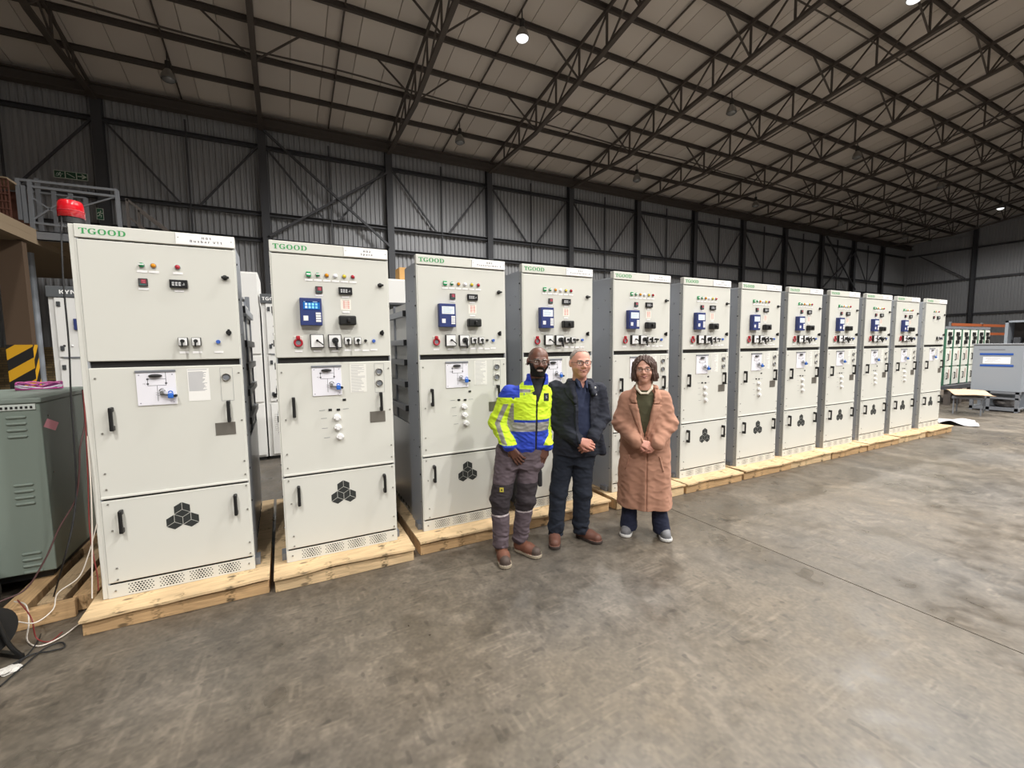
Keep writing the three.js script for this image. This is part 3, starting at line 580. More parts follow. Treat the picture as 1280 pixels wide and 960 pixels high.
// ---------------------------------------------------------------- left side of the hall
{ // mezzanine with walkway and railings
  const z = -10, A = onZ(45, 287, z), deckY = A.y, xe = A.x, xr = onZ(147, 238, z).x, railY = onZ(60, 228.5, z).y;
  const concrete = std(0x8f7d66, 0.85);
  const mz = thing('mezzanine', 'raised mezzanine floor with dark underside behind the leftmost cabinet', 'mezzanine');
  part('floor_slab', bb(X0, xe, deckY - 0.16, deckY, ZW + 0.5, -3), concrete, mz);
  part('edge_beam', bb(xe - 0.18, xe - 0.002, deckY - 0.32, deckY - 0.16, ZW + 0.5, -3), concrete, mz);
  part('walkway_channel', merge([bb(xe, xr + 0.1, deckY - 0.22, deckY - 0.02, z - 0.02, z), bb(xe, xr + 0.1, deckY - 0.04, deckY - 0.02, z - 0.1, z), bb(xe, xr + 0.1, deckY - 0.22, deckY - 0.2, z - 0.1, z)]), M.steelRail, mz);
  part('walkway_deck', bb(xe, xr + 0.1, deckY - 0.19, deckY - 0.15, ZW + 0.6, z - 0.1), concrete, mz);
  for (const x of [-16, -10]) part('support_post', bb(x - 0.15, x + 0.15, 0, deckY - 0.16, -10.2, -9.9), M.steelDark, mz);
  const rl = thing('safety_railing', 'grey steel safety railing on the walkway left of the red warning light', 'railing');
  const R = (u0, v0, u1, v1, zz, w = 0.045) => bar(onZ(u0, v0, zz), onZ(u1, v1, zz), w, w);
  part('top_rail', R(19, 224, 147, 238, z, 0.05), M.steelRail, rl); part('mid_rail', R(37, 233, 147, 246, z, 0.05), M.steelRail, rl); part('bottom_rail', R(40, 278, 147, 291, z), M.steelRail, rl);
  for (const [u, a, b] of [[22, 226, 275], [29, 232, 279], [37, 227, 291], [146, 238, 290]]) part('post', R(u, a, u + 5, b, z, 0.07), M.steelRail, rl);
  part('cross_bar', R(38, 277, 87, 246, z, 0.03), M.steelRail, rl); part('cross_bar', R(40, 247, 85, 276, z, 0.03), M.steelRail, rl); part('cross_bar', R(90, 262, 145, 246, z, 0.03), M.steelRail, rl);
  const z2 = -12.2, r2 = thing('safety_railing', 'second grey railing at the far side of the walkway', 'railing');
  part('top_rail', R(28, 238, 108, 248, z2), M.steelRail, r2); part('mid_rail', R(72, 251, 108, 255, z2), M.steelRail, r2);
  for (const [u, a] of [[46, 223], [67, 239], [88, 242], [107, 248]]) { const p = onZ(u, a, z2); part('post', bb(p.x - 0.04, p.x + 0.04, deckY - 0.15, p.y, z2 - 0.04, z2 + 0.04), M.steelRail, r2); }
  const hr = thing('steel_stair', 'dark steel stair descending from the walkway behind the leftmost cabinets', 'stairs');
  const s0 = V(xr + 0.12, deckY - 0.05, 0), s1 = V(xr + 0.12 + (deckY - 0.05) * 1.15, 0, 0), stepN = 20;
  for (const dz of [-10.15, -11.1]) { part('stringer', bar(V(s0.x, s0.y - 0.1, dz), V(s1.x, 0.1, dz), 0.05, 0.22), M.steelDark, hr); part('handrail', bar(V(s0.x, s0.y + 0.95, dz), V(s1.x, 1.0, dz), 0.05, 0.05), M.steelDark, hr); part('handrail', bar(V(s0.x, s0.y + 0.55, dz), V(s1.x, 0.6, dz), 0.04, 0.04), M.steelDark, hr); for (const f of [0, 0.33, 0.66, 1]) part('post', bb(s0.x + (s1.x - s0.x) * f - 0.025, s0.x + (s1.x - s0.x) * f + 0.025, s0.y * (1 - f), s0.y * (1 - f) + 0.97, dz - 0.025, dz + 0.025), M.steelDark, hr); }
  for (let q = 0; q < stepN; q++) { const f = (q + 0.5) / stepN; part('tread', bx(0.26, 0.03, 0.9, s0.x + (s1.x - s0.x) * f, s0.y * (1 - f), -10.625), M.steelDark, hr); }
  const rust = std(0x5e3a2e, 0.8, 0.2), cg = thing('storage_cage', 'rusty brown mesh storage cage on the mezzanine at the left edge', 'cage');
  const c0 = onZ(-30, 214, -9.6), c1 = onZ(9, 224, -9.6);
  part('mesh_back', bb(c0.x, c1.x, deckY, c1.y - 0.05, -10.4, -10.36), rust, cg);
  for (let k = 0; k <= 8; k++) part('upright_wire', bb(c0.x + (c1.x - c0.x) * k / 8 - 0.012, c0.x + (c1.x - c0.x) * k / 8 + 0.012, deckY, c1.y, -9.62, -9.6), rust, cg);
  for (let k = 0; k <= 6; k++) part('cross_wire', bb(c0.x, c1.x, deckY + (c1.y - deckY) * k / 6 - 0.012, deckY + (c1.y - deckY) * k / 6 + 0.012, -9.6, -9.58), rust, cg);
  part('lid', bb(c0.x, c1.x, c1.y, c1.y + 0.04, -10.4, -9.58), concrete, cg);
}
{ // column with hazard stripes and post under the mezzanine
  const a = onZ(10, 460, -9.5), b = onZ(44, 460, -9.5), top = 4.0;
  const haz = canvasTex(128, 512, (c, W, H) => { c.fillStyle = '#e2a91c'; c.fillRect(0, 0, W, H); c.fillStyle = '#1c1a18'; for (let y = -2; y < 8; y++) { c.beginPath(); c.moveTo(0, y * 128 + 90); c.lineTo(W, y * 128 + 10); c.lineTo(W, y * 128 + 74); c.lineTo(0, y * 128 + 154); c.fill(); } });
  const t = thing('brick_pier', 'brown pier with yellow and black hazard stripes under the mezzanine', 'column');
  const w = b.x - a.x, cx = (a.x + b.x) / 2;
  part('pier', bb(cx - w / 2 + 0.01, cx + w / 2 - 0.01, 0, top, -9.7, -9.51), std(0x5a4838, 0.9), t);
  const hy = onZ(25, 431, -9.5).y, g = bb(cx - w / 2, cx + w / 2, 0, hy, -9.71, -9.5), uv = g.attributes.uv;
  part('hazard_band', g, new THREE.MeshStandardMaterial({ map: haz, roughness: 0.6 }), t);
  const q = onZ(52, 460, -11);
  solo('drain_pipe', cyl(0.07, 4.0, q.x, 2.0, -11, 12), M.sheetGrey, 'grey pipe rising beside the hazard striped pier', 'pipe');
}
{ // emergency signs
  const sign = (W, H, draw) => new THREE.MeshStandardMaterial({ roughness: 0.5, map: canvasTex(W, H, draw) });
  const man = (c, x, y, s) => { c.lineWidth = 9 * s; c.lineCap = 'round'; c.strokeStyle = '#dfe8dc'; c.fillStyle = '#dfe8dc'; c.beginPath(); c.arc(x + 12 * s, y - 38 * s, 9 * s, 0, 7); c.fill(); const L = p => { c.beginPath(); p.forEach(([a, b], i) => i ? c.lineTo(x + a * s, y + b * s) : c.moveTo(x + a * s, y + b * s)); c.stroke(); }; L([[4, -22], [-6, 4], [18, 16], [10, 40]]); L([[-6, 4], [-14, 22], [-38, 24]]); L([[4, -22], [28, -10], [40, -18]]); L([[4, -22], [-20, -22], [-32, -6]]); };
  const m = sign(384, 144, (c, W, H) => {
    c.fillStyle = '#c9d2c4'; c.fillRect(0, 0, W, H); c.fillStyle = '#1f4a34'; for (let k = 0; k < 3; k++) c.fillRect(8 + k * 127, 10, 115, 124);
    man(c, 62, 76, 1); c.strokeStyle = '#c9d2c4'; c.lineWidth = 12; c.beginPath(); c.moveTo(152, 40); c.lineTo(232, 104); c.stroke(); c.lineWidth = 18; c.beginPath(); c.moveTo(276, 72); c.lineTo(360, 72); c.moveTo(322, 36); c.lineTo(362, 72); c.lineTo(322, 108); c.stroke();
  });
  const mk = (u0, v0, u1, v1, z, mat, label) => {
    const a = onZ(u0, v0, z), b = onZ(u1, v1, z), t = thing('exit_sign', label, 'sign', [(a.x + b.x) / 2, (a.y + b.y) / 2, z]);
    const w = b.x - a.x, h = Math.abs(a.y - b.y);
    part('sign_board', bx(w, h, 0.02, 0, 0, -0.012), M.plate, t); part('sign_print', new THREE.PlaneGeometry(w, h), mat, t);
    part('bracket', bx(0.05, 0.05, Math.max(0.02, 0.3), 0, 0, -0.16), M.steelDark, t);
  };
  mk(66.5, 212, 110, 226.5, ZW + 0.33, m, 'green emergency exit sign with running figure and arrow on the wall');
  mk(120, 260, 130, 275, ZW + 0.6, sign(96, 144, (c, W, H) => { c.fillStyle = '#c9d2c4'; c.fillRect(0, 0, W, H); c.fillStyle = '#2a6148'; c.fillRect(6, 6, 84, 132); man(c, 48, 74, 1); }), 'small upright green exit sign beside the red warning light');
}
// second row of cabinets behind
{
  const whitePaint = std(0xe6e5e2, 0.4), headGrey = std(0x55585b, 0.5), hinge = std(0x3f4245, 0.5);
  const back = (x, h, label, head, text, relX = 0.5, textX = 0.12) => {
    const t = thing('rear_cabinet', label, 'cabinet', [x, 0, -4], 0, 'white cabinets of the second row');
    part('body', bb(0, 0.8, 0.05, head ? h - 0.13 : h, -1.1, -0.03), whitePaint, t);
    part('base', bb(0.02, 0.78, 0, 0.05, -1.08, -0.05), M.black, t);
    for (const [y0, y1] of [[0.08, 0.86], [0.89, 1.58], [1.61, (head ? h - 0.14 : h - 0.02)]]) part('door', rbb(0.06, 0.79, y0, y1, -0.03, 0, 0.005), whitePaint, t);
    if (head) { const hd = part('header', rbb(-0.005, 0.805, h - 0.135, h, -0.3, 0.012, 0.006), headGrey, t); part('header_lettering', lettering(text, text.length * 0.052, 0.05, fontSans), M.white, hd, [textX, h - 0.095, 0.012]); }
    for (const y of [h - 0.22, 1.72, 1.48, 1.0]) part('hinge', rbx(0.035, 0.06, 0.02, 0.004, 0.1, y, 0.008), hinge, t);
    part('door_bar', rbx(0.4, 0.02, 0.015, 0.004, 0.3, 1.6, 0.008), M.steelRail, t);
    part('relay', rbx(0.16, 0.14, 0.03, 0.004, relX, 2.02, 0.014), M.relay, t);
    if (relX > 0.4) part('meter', rbx(0.12, 0.06, 0.02, 0.004, 0.22, 1.86, 0.008), M.black, t);
    for (let k = 0; k < 3; k++) part('pilot_light', G.pilot, [M.black, M.white, M.redLens][k], t, [0.12 + k * 0.075, 1.75, 0]);
    for (let k = 0; k < 9; k++) part('vent_slot', bx(0.3, 0.008, 0.006, 0.25, 0.45 + k * 0.03, 0.002), M.liner, t);
    part('door_latch', rbx(0.05, 0.06, 0.02, 0.004, 0.12, 0.98, 0.008), M.black, t);
    return t;
  };
  const yT = onZ(57, 357, -4);
  back(yT.x, yT.y, 'white rear cabinet with dark KYN header seen left of the first switchgear cabinet', true, 'KYN37B', 0.31);
  const t2 = onZ(322, 367, -4); back(t2.x + 0.03, t2.y, 'white rear cabinet with dark header seen between first and second switchgear cabinets', true, 'TGOOD', 0.5, 0.02);
  const w1 = onZ(304, 339, -4.0); back(t2.x - 0.79, w1.y, 'taller plain white rear cabinet just right of the first switchgear cabinet', false);
  const w2 = onZ(486, 348, -4); back(w2.x - 0.2, w2.y, 'plain white rear cabinet seen between second and third switchgear cabinets', false);
  const bz = onZ(503, 344, -4.5); solo('cardboard_box', rbx(0.34, 0.26, 0.3, 0.006, bz.x + 0.08, w2.y + 0.13, -4.5), std(0xc79a5e, 0.8), 'tan cardboard box on top of the rear cabinet beside the third switchgear cabinet', 'box');
}
// red warning light on the first cabinet
{
  const c = onZ(90, 277, -0.16), t = thing('warning_light', 'round red warning light on top of the first switchgear cabinet', 'light', [c.x, c.y - 0.012, c.z]);
  t.scale.set(0.6, 1.05, 0.6);
  part('bracket', bb(-0.05, 0.2, -0.02, -0.005, -0.07, 0.07), M.galvDark, t);
  part('base', cyl(0.1, 0.035, 0, 0.012, 0, 28, 0.097), M.black, t);
  const lens = part('lens', new THREE.LatheGeometry([[0.0, 0.125], [0.085, 0.125], [0.094, 0.118], [0.1, 0.1], [0.106, 0.03], [0.0, 0.03]].map(p => new THREE.Vector2(...p)), 36), new THREE.MeshPhysicalMaterial({ color: 0xd01522, roughness: 0.15, clearcoat: 1 }), t);
  part('lens_band', new THREE.TorusGeometry(0.1035, 0.003, 6, 36).rotateX(Math.PI / 2).translate(0, 0.066, 0), M.red, lens);
}
// green kiosk and what stands around it
{
  const t = thing('equipment_kiosk', 'sage green metal equipment kiosk with louvred vents left of the cabinets', 'kiosk');
  const xr = 0.003, zf = -0.533, y0 = 0.17, y1 = 1.335;
  part('body', rbb(xr - 1.5, xr, y0, y1, zf - 1.05, zf, 0.008), M.kiosk, t);
  part('lid', rbb(xr - 1.52, xr + 0.012, y1, y1 + 0.035, zf - 1.08, zf + 0.012, 0.008), M.kioskTop, t);
  part('base_channel', bb(xr - 1.46, xr - 0.04, 0.11, y0, zf - 1.0, zf - 0.06), M.black, t);
  const st = part('vent_strip', bb(xr - 1.5, xr - 0.02, y1 - 0.042, y1 - 0.004, zf, zf + 0.008), std(0xc9cfc9, 0.5), t);
  part('vent_holes', merge(Array.from({ length: 62 }, (_, k) => bx(0.012, 0.016, 0.004, xr - 0.04 - k * 0.0235, y1 - 0.026, zf + 0.0085))), M.black, st);
  const louv = new THREE.CapsuleGeometry(0.013, 0.075, 4, 10).rotateZ(Math.PI / 2).scale(1, 0.8, 0.8);
  for (const [u, v] of [[21, 534], [31, 618], [41, 703]]) { const p = onZ(u, v, zf); for (let k = -1.5; k < 2; k++) { part('louvre', louv, M.kiosk, t, [p.x, p.y - k * 0.043, zf]); part('louvre', louv, M.kiosk, t, [p.x - 0.36, p.y - k * 0.043, zf]); } }
  part('seam', bb(xr - 0.37, xr - 0.366, y0, y1, zf, zf + 0.001), M.gap, t);
  const pk = onX(58, 531, xr); part('pink_tag', new THREE.PlaneGeometry(0.085, 0.06).rotateZ(-0.5).rotateY(1.1).translate(pk.x + 0.025, pk.y, pk.z), std(0xd6929b, 0.8, 0, { side: THREE.DoubleSide }), t);
  for (let k = 0; k < 3; k++) part('bolt', cyl(0.006, 0.006, 0, 0, 0, 8).rotateZ(Math.PI / 2).translate(xr + 0.002, y1 - 0.1 - k * 0.4, zf - 0.1), M.zinc, t);
  // timber skid
  const sk = thing('timber_skid', 'weathered timber skid under the green kiosk', 'pallet');
  for (const x of [0.255, 0.09, -0.08, -0.6, -1.2]) part('runner', uvm(rbb(x - 0.06, x + 0.06, 0.008, 0.108, -2.0, -0.16, 0.005), 0.9, true), x === 0.09 ? M.woodOld : M.woodDark, sk);
  part('front_plank', uvm(rbx(1.5, 0.11, 0.05, 0.005), 0.9).rotateY(0.12).translate(-0.52, 0.056, -0.03), M.woodDark, sk);
  // coloured cable bundle on the kiosk
  const cb = thing('cable_coil', 'coil of thin magenta cables lying on the green kiosk', 'cable');
  const cols = [0xa1337c, 0xb5568f, 0x7a2d6a, 0xc2c0c8, 0x8d2f56], o = onZ(50, 487, -1.35);
  for (let k = 0; k < 9; k++) { const pts = []; seed = 50 + k * 7; const a = 0.12 + 0.05 * rnd(), b = 0.07 + 0.03 * rnd(), h = 0.004 + 0.05 * rnd(), ph = 6 * rnd(); for (let j = 0; j < 12; j++) { const w = j / 12 * Math.PI * 2 + ph; pts.push(V(o.x + a * Math.cos(w), y1 + 0.045 + h * (0.7 + 0.5 * Math.sin(w * 2 + k)), -1.35 + b * Math.sin(w))); } part('strand', new THREE.TubeGeometry(new THREE.CatmullRomCurve3(pts, true), 40, 0.006, 5, true), std(cols[k % 5], 0.5), cb); }
}
{ // wheel of a trolley at the left edge
  const c = V(-0.36, 0.185, -0.36), t = thing('trolley_wheel', 'black rubber trolley wheel with white rim at the left edge', 'wheel', [c.x, c.y, c.z], -0.35);
  part('tyre', new THREE.TorusGeometry(0.135, 0.05, 16, 40), M.rubber, t);
  for (let k = -1; k <= 1; k++) part('tread_ring', new THREE.TorusGeometry(0.178 - Math.abs(k) * 0.006, 0.006, 6, 40).translate(0, 0, k * 0.022), M.rubber, t);
  part('rim', new THREE.TorusGeometry(0.088, 0.01, 8, 32), M.white, t);
  part('hub', cylZ(0.03, 0.07), M.zinc, t);
  for (let k = 0; k < 9; k++) part('spoke', bar(V(0.025 * Math.cos(k * 0.698), 0.025 * Math.sin(k * 0.698), 0.01), V(0.085 * Math.cos(k * 0.698), 0.085 * Math.sin(k * 0.698), 0.01), 0.012, 0.008), M.white, t);
  part('axle', cylZ(0.012, 0.13, 0, 0, -0.03), M.zinc, t);
}
{ // black cable reel on a tubular stand
  const t = thing('cable_reel', 'black cable reel on tubular stand on the floor at the left edge', 'reel', [-0.02, 0, 0.3], 0.9);
  for (const s of [-0.06, 0.06]) part('flange', cylZ(0.125, 0.012, 0, 0.21, s, 32), M.black, t);
  part('wound_cable', merge([0.05, 0.025, 0, -0.025, -0.05].map((z, k) => new THREE.TorusGeometry(0.085 + (k % 2) * 0.006, 0.013, 8, 28).translate(0, 0.21, z))), M.rubber, t);
  part('core', cylZ(0.07, 0.12, 0, 0.21, 0, 20), M.black, t);
  for (const s of [-0.085, 0.085]) part('stand_tube', tube([V(-0.11, 0.012, s), V(-0.07, 0.1, s), V(0, 0.34, s), V(0.07, 0.1, s), V(0.11, 0.012, s)], 0.011, 30, 8), M.black, t);
  for (const x of [-0.11, 0.11]) part('stand_foot', bar(V(x, 0.012, -0.09), V(x, 0.012, 0.09), 0.022, 0.022), M.black, t);
}
{ // loose cables
  const dark = std(0x2b2524, 0.6), redC = std(0x7a302d, 0.5), whiteC = std(0xcfc6bb, 0.5), blackC = std(0x1d1d1e, 0.6);
  const zc = 0.06, F = (u, v) => onY(u, v, 0.012);
  solo('power_cable', tube([onZ(77, 270, -0.12), onZ(77, 300, 0.02), onZ(79, 350, zc), onZ(86, 430, zc), onZ(89, 500, zc), onZ(93, 560, zc), onZ(95, 620, zc), onZ(90, 660, 0.1), onZ(80, 700, 0.12), F(62, 760), F(40, 812), F(10, 838), F(-20, 850)], 0.0045, 120), blackC, 'thin black cable hanging from the red warning light down to the floor', 'cable');
  solo('power_cable', tube([onZ(103, 487, 0.0), onZ(106, 530, 0.02), onZ(100, 560, zc), onZ(99, 590, zc), onZ(94, 625, zc), onZ(74, 660, 0.1), onZ(56, 700, 0.15), onZ(30, 738, 0.2), onZ(0, 752, 0.25)], 0.0045, 100), std(0x452a29, 0.55), 'dark red cable bundle drooping from the first cabinet to the reel', 'cable');
  solo('power_cable', tube([onZ(104, 488, 0.005), onZ(107, 530, 0.02), onZ(110, 600, 0.03), onZ(112, 660, 0.05), onZ(116, 690, 0.06), onZ(122, 722, 0.05), onZ(123, 738, 0.04)], 0.0035, 80), redC, 'thin red cable running down the left side of the first cabinet', 'cable');
  solo('power_cable', tube([onZ(109, 545, 0.02), onZ(113, 600, 0.04), onZ(115, 660, 0.05), onZ(115, 720, 0.08), onZ(115, 748, 0.1)], 0.004, 80), whiteC, 'white cable hanging straight down beside the first cabinet', 'cable');
  solo('power_cable', tube([onZ(121, 655, 0.02), onZ(110, 695, 0.04), onZ(98, 722, 0.06), onZ(72, 742, 0.08), onZ(66, 762, 0.1), onZ(45, 778, 0.15), onZ(20, 777, 0.22)], 0.0035, 80), whiteC, 'white cable looping from the first cabinet across the timber skid', 'cable');
  solo('power_cable', tube([onY(18, 752, 0.14), onY(32, 756, 0.15), onY(36, 780, 0.1), F(34, 800), F(52, 807), F(75, 797), F(104, 776)], 0.004, 80), whiteC, 'pale pink cable lying on the floor in front of the timber skid', 'cable');
  solo('power_cable', tube([onY(22, 750, 0.16), onY(40, 775, 0.14), onY(46, 798, 0.03), F(62, 802), F(78, 790)], 0.0035, 60), redC, 'short red cable curling over the front plank of the skid', 'cable');
  solo('power_cable', tube([F(0, 858), F(30, 832), F(60, 808), F(76, 803), F(80, 809), F(62, 814), F(40, 818), F(12, 832)], 0.0045, 90), blackC, 'black cable lying in a loose loop on the floor beside the reel', 'cable');
  const p = onY(10, 836, 0.02); const tp = thing('cable_end_bag', 'small crumpled clear plastic scrap on the floor by the reel', 'scrap', [p.x, 0, p.z]);
  const g = new THREE.IcosahedronGeometry(0.035, 3), q = g.attributes.position; for (let i = 0; i < q.count; i++) { const a = V().fromBufferAttribute(q, i), k = 1 + 0.6 * N(a.x * 60, a.y * 60, a.z * 60); q.setXYZ(i, a.x * k * 1.3, Math.max(0.002, 0.012 + a.y * k * 0.4), a.z * k); } g.computeVertexNormals();
  part('scrap', g, std(0xc9c5bf, 0.35), tp);
}
// ---------------------------------------------------------------- far right
{ // row of small white cabinets with green edges on a steel stand
  const z = -1.45, gr = std(0x35664f, 0.5), wh = std(0xe3e4da, 0.4);
  const us = [1181, 1190.5, 1201, 1211, 1221, 1229, 1236.5], xs = us.map(u => onZ(u, 430, z).x);
  const yT = onZ(1200, 411.5, z).y, yB = onZ(1186, 481, z).y, h = (yT - yB) / 3;
    for (let i = 0; i < 6; i++) {
    const w = xs[i + 1] - xs[i], t = thing('distribution_cabinet', `small white distribution cabinet with green edges on the far stand, ${ORD[i]} from its left end`, 'cabinet', [xs[i], yB, z], 0, 'small distribution cabinets on the far stand');
    part('body', bb(0.01, w - 0.01, 0, 3 * h, -0.7, -0.04), wh, t);
    part('green_edge', bb(0.0, 0.09, 0, 3 * h, -0.05, 0.001), gr, t);
    part('top_trim', bb(0, w, 3 * h, 3 * h + 0.07, -0.6, 0), M.galvDark, t);
    for (let r = 0; r < 3; r++) {
      const d = part('door', rbb(0.092, w - 0.002, r * h + 0.02, (r + 1) * h - 0.02, -0.04, 0, 0.006), wh, t);
      if (r < 2) { part('door_handle', merge([bx(0.02, 0.16, 0.012, 0, 0, 0.026), bx(0.02, 0.02, 0.03, 0, 0.08, 0.015), bx(0.02, 0.02, 0.03, 0, -0.08, 0.015)]), M.black, d, [0.1 + w * 0.22, (r + 0.5) * h, 0]); part('label_strip', bx(0.03, h * 0.5, 0.006, 0, 0, 0.003), std(0xb58a80, 0.6), d, [w * 0.75, (r + 0.6) * h, 0]); }
      else for (let k = 0; k < 3; k++) part('switch', rbx(0.16, 0.1, 0.03, 0.008, 0, 0, 0.015), M.black, d, [w * (0.52 + 0.12 * (k % 2)), (r + 0.3 + k * 0.22) * h, 0]);
    }
  }
  const st = thing('steel_stand', 'dark steel stand carrying the small white cabinets', 'stand');
  part('frame', bb(xs[0] - 0.1, xs[6] + 0.1, yB - 0.1, yB, z - 0.7, z + 0.15), M.steelWall, st);
  for (const x of [xs[0] + 0.05, xs[0] + 0.75, xs[3], xs[5]]) for (const zz of [z - 0.6, z + 0.1]) part('leg', bb(x - 0.07, x + 0.07, 0, yB - 0.1, zz - 0.05, zz + 0.05), M.steelDark, st);
}
{ // grey enclosure on a frame, with a taped sheet of paper
  const x = 16.4, a = onX(1217, 431, x), b = onX(1281, 431, x), c = onX(1214, 487, x), d = onX(1274, 491, x);
  const t = thing('grey_enclosure', 'large plain grey metal enclosure with a taped paper sheet near the right edge', 'enclosure');
  const z0 = a.z, z1 = b.z, y0 = (c.y + d.y) / 2, y1 = a.y;
  part('body', rbb(x, x + 0.7, y0, y1, z0, z1, 0.01), M.sheetGrey, t);
  part('top_flange', bb(x - 0.02, x + 0.72, y1, y1 + 0.025, z0 - 0.02, z1 + 0.02), M.galv, t);
  part('slot', bb(x - 0.004, x, onX(1240, 437, x).y - 0.008, onX(1240, 437, x).y + 0.008, z0 + 0.1, z1 - 0.3), M.galvDark, t);
  const fr = M.galvDark;
  for (const zz of [z0 + 0.03, (z0 + z1) / 2 - 0.1, z1 - 0.05]) for (const xx of [x + 0.03, x + 0.66]) part('frame_leg', bb(xx - 0.03, xx + 0.03, 0, y0, zz - 0.03, zz + 0.03), fr, t);
  part('frame_rail', bb(x, x + 0.06, 0.03, 0.08, z0, z1), fr, t); part('frame_rail', bb(x, x + 0.06, y0 - 0.05, y0, z0, z1), fr, t); part('frame_rail', bb(x, x + 0.06, 0.3, 0.34, z0, z1), fr, t);
  part('lower_tray', bb(x, x + 0.7, 0.08, 0.1, z0, z1), fr, t); part('lower_back', bb(x + 0.5, x + 0.52, 0.1, y0, z0, z1), M.sheetGrey, t);
  const s0 = onX(1229, 446, x), s1 = onX(1263, 455, x), m = new THREE.MeshStandardMaterial({ roughness: 0.6, map: canvasTex(256, 96, (g, W, H) => { g.fillStyle = '#f0f1f4'; g.fillRect(0, 0, W, H); g.fillStyle = '#a8abb2'; seed = 5; for (let y = 14; y < 84; y += 12) g.fillRect(16 + 40 * rnd(), y, 60 + 100 * rnd(), 3); }) });
  const sheet = thing('paper_sheet', 'white printed sheet held by blue tape on the grey enclosure', 'paper');
  part('sheet', bx(Math.abs(s1.z - s0.z), Math.abs(s0.y - s1.y), 0.003).rotateY(-Math.PI / 2).translate(x - 0.004, (s0.y + s1.y) / 2, (s0.z + s1.z) / 2), m, sheet);
  for (const v of [442.5, 456.5]) { const p = onX(1225, v, x), q = onX(1267, v, x); part('blue_tape', bb(x - 0.008, x - 0.003, p.y - 0.022, p.y + 0.022, p.z, q.z), std(0x2855a8, 0.5), sheet); }
  const sack = new THREE.IcosahedronGeometry(0.2, 4), q = sack.attributes.position; for (let i = 0; i < q.count; i++) { const v = V().fromBufferAttribute(q, i), k = 1 + 0.35 * N(v.x * 7, v.y * 7, v.z * 7); q.setXYZ(i, v.x * k, Math.max(-0.08, v.y * k * 0.6), v.z * k * 0.9); } sack.computeVertexNormals();
  solo('dark_sack', sack.translate(x + 0.25, 0.185, z1 - 0.3), std(0x4a4644, 0.8), 'dark sack lying in the frame under the grey enclosure', 'sack');
}
{ // tan cardboard, plastic on floor, rack beams, open machine frame
  const x = 15.5, g = new THREE.BoxGeometry(0.95, 0.012, 0.62, 10, 1, 6), p = g.attributes.position;
  for (let i = 0; i < p.count; i++) p.setY(i, p.getY(i) + 0.03 * Math.sin(p.getX(i) * 5) - 0.05 * Math.abs(p.getZ(i)));
  g.computeVertexNormals(); const c = onX(1212, 490, x);
  const lt = thing('low_trestle', 'low grey trestle holding the flat cardboard near the far stand', 'trestle', [c.x, 0, c.z], 0.2);
  for (const [dx, dz] of [[-0.3, -0.22], [0.3, -0.22], [-0.3, 0.22], [0.3, 0.22]]) part('leg', bb(dx - 0.012, dx + 0.012, 0, c.y - 0.12, dz - 0.012, dz + 0.012), M.galvDark, lt);
  part('top_frame', bb(-0.34, 0.34, c.y - 0.14, c.y - 0.09, -0.25, 0.25), M.galvDark, lt);
  solo('cardboard_sheet', g.rotateY(0.5).translate(c.x, c.y, c.z), std(0xc0a487, 0.85), 'flat tan cardboard sheet resting on a low trestle at the far right', 'cardboard');
  const q = onY(1196, 528, 0.02), s = new THREE.PlaneGeometry(0.75, 0.55, 20, 14).rotateX(-Math.PI / 2), sp = s.attributes.position;
  for (let i = 0; i < sp.count; i++) sp.setY(i, 0.012 + 0.1 * Math.max(0, N(sp.getX(i) * 3.1, 4, sp.getZ(i) * 3.7) + 0.25));
  s.computeVertexNormals(); solo('plastic_sheet', s.rotateY(0.4).translate(q.x, 0, q.z), std(0xbdbabb, 0.35, 0, { side: THREE.DoubleSide }), 'crumpled white plastic sheet on the floor past the last cabinet', 'plastic');
  const or = std(0xa85a34, 0.55), rk = thing('pallet_rack', 'pallet rack with orange beams behind the small white cabinets', 'rack');
  const zr = -4.5; for (const v of [405.5, 408, 417, 420]) { const a = onZ(1189, v, zr), b = onZ(1262, v - 0.3, zr); part('beam', bb(a.x, b.x, a.y - 0.06, a.y + 0.06, zr - (v % 2 ? 0 : 0.9) - 0.05, zr - (v % 2 ? 0 : 0.9)), or, rk); }
  { const a = onZ(1189, 405, zr), b = onZ(1262, 405, zr); for (const xx of [a.x, (a.x + b.x) / 2, b.x]) for (const dz of [0, -0.9]) part('upright', bb(xx - 0.05, xx + 0.05, 0, a.y + 0.1, zr + dz - 0.06, zr + dz + 0.0), M.steelRail, rk); }
  const xm = 18.6, a = onX(1257, 401, xm), b = onX(1292, 432, xm), mf = thing('open_panel_frame', 'open grey panel housing with dark inside at the right edge', 'housing');
  part('frame_side', bb(xm, xm + 0.5, 0.0, a.y, a.z, a.z + 0.06), M.sheetGrey, mf); part('frame_top', bb(xm, xm + 0.5, a.y - 0.05, a.y, a.z, b.z), M.sheetGrey, mf); part('frame_side', bb(xm, xm + 0.5, 0, a.y, b.z - 0.06, b.z), M.sheetGrey, mf);
  part('back_panel', bb(xm + 0.46, xm + 0.5, 0, a.y, a.z, b.z), M.steelDark, mf); part('inner_shelf', bb(xm + 0.05, xm + 0.5, b.y, b.y + 0.05, a.z, b.z), M.galvDark, mf);
  for (let k = 0; k < 3; k++) part('inner_device', rbx(0.2, 0.16, 0.14, 0.02, xm + 0.3, b.y + 0.14, a.z + 0.18 + k * 0.2), [M.steelWall, M.galvDark, M.steelDark][k], mf);
  const wb = onX(1280, 463, 17.5), sk = new THREE.SphereGeometry(0.1, 16, 12).scale(1, 0.8, 1);
  const tb = thing('side_table', 'grey table partly cut off at the right edge', 'table'); const ty = onX(1280, 473, 17.5).y;
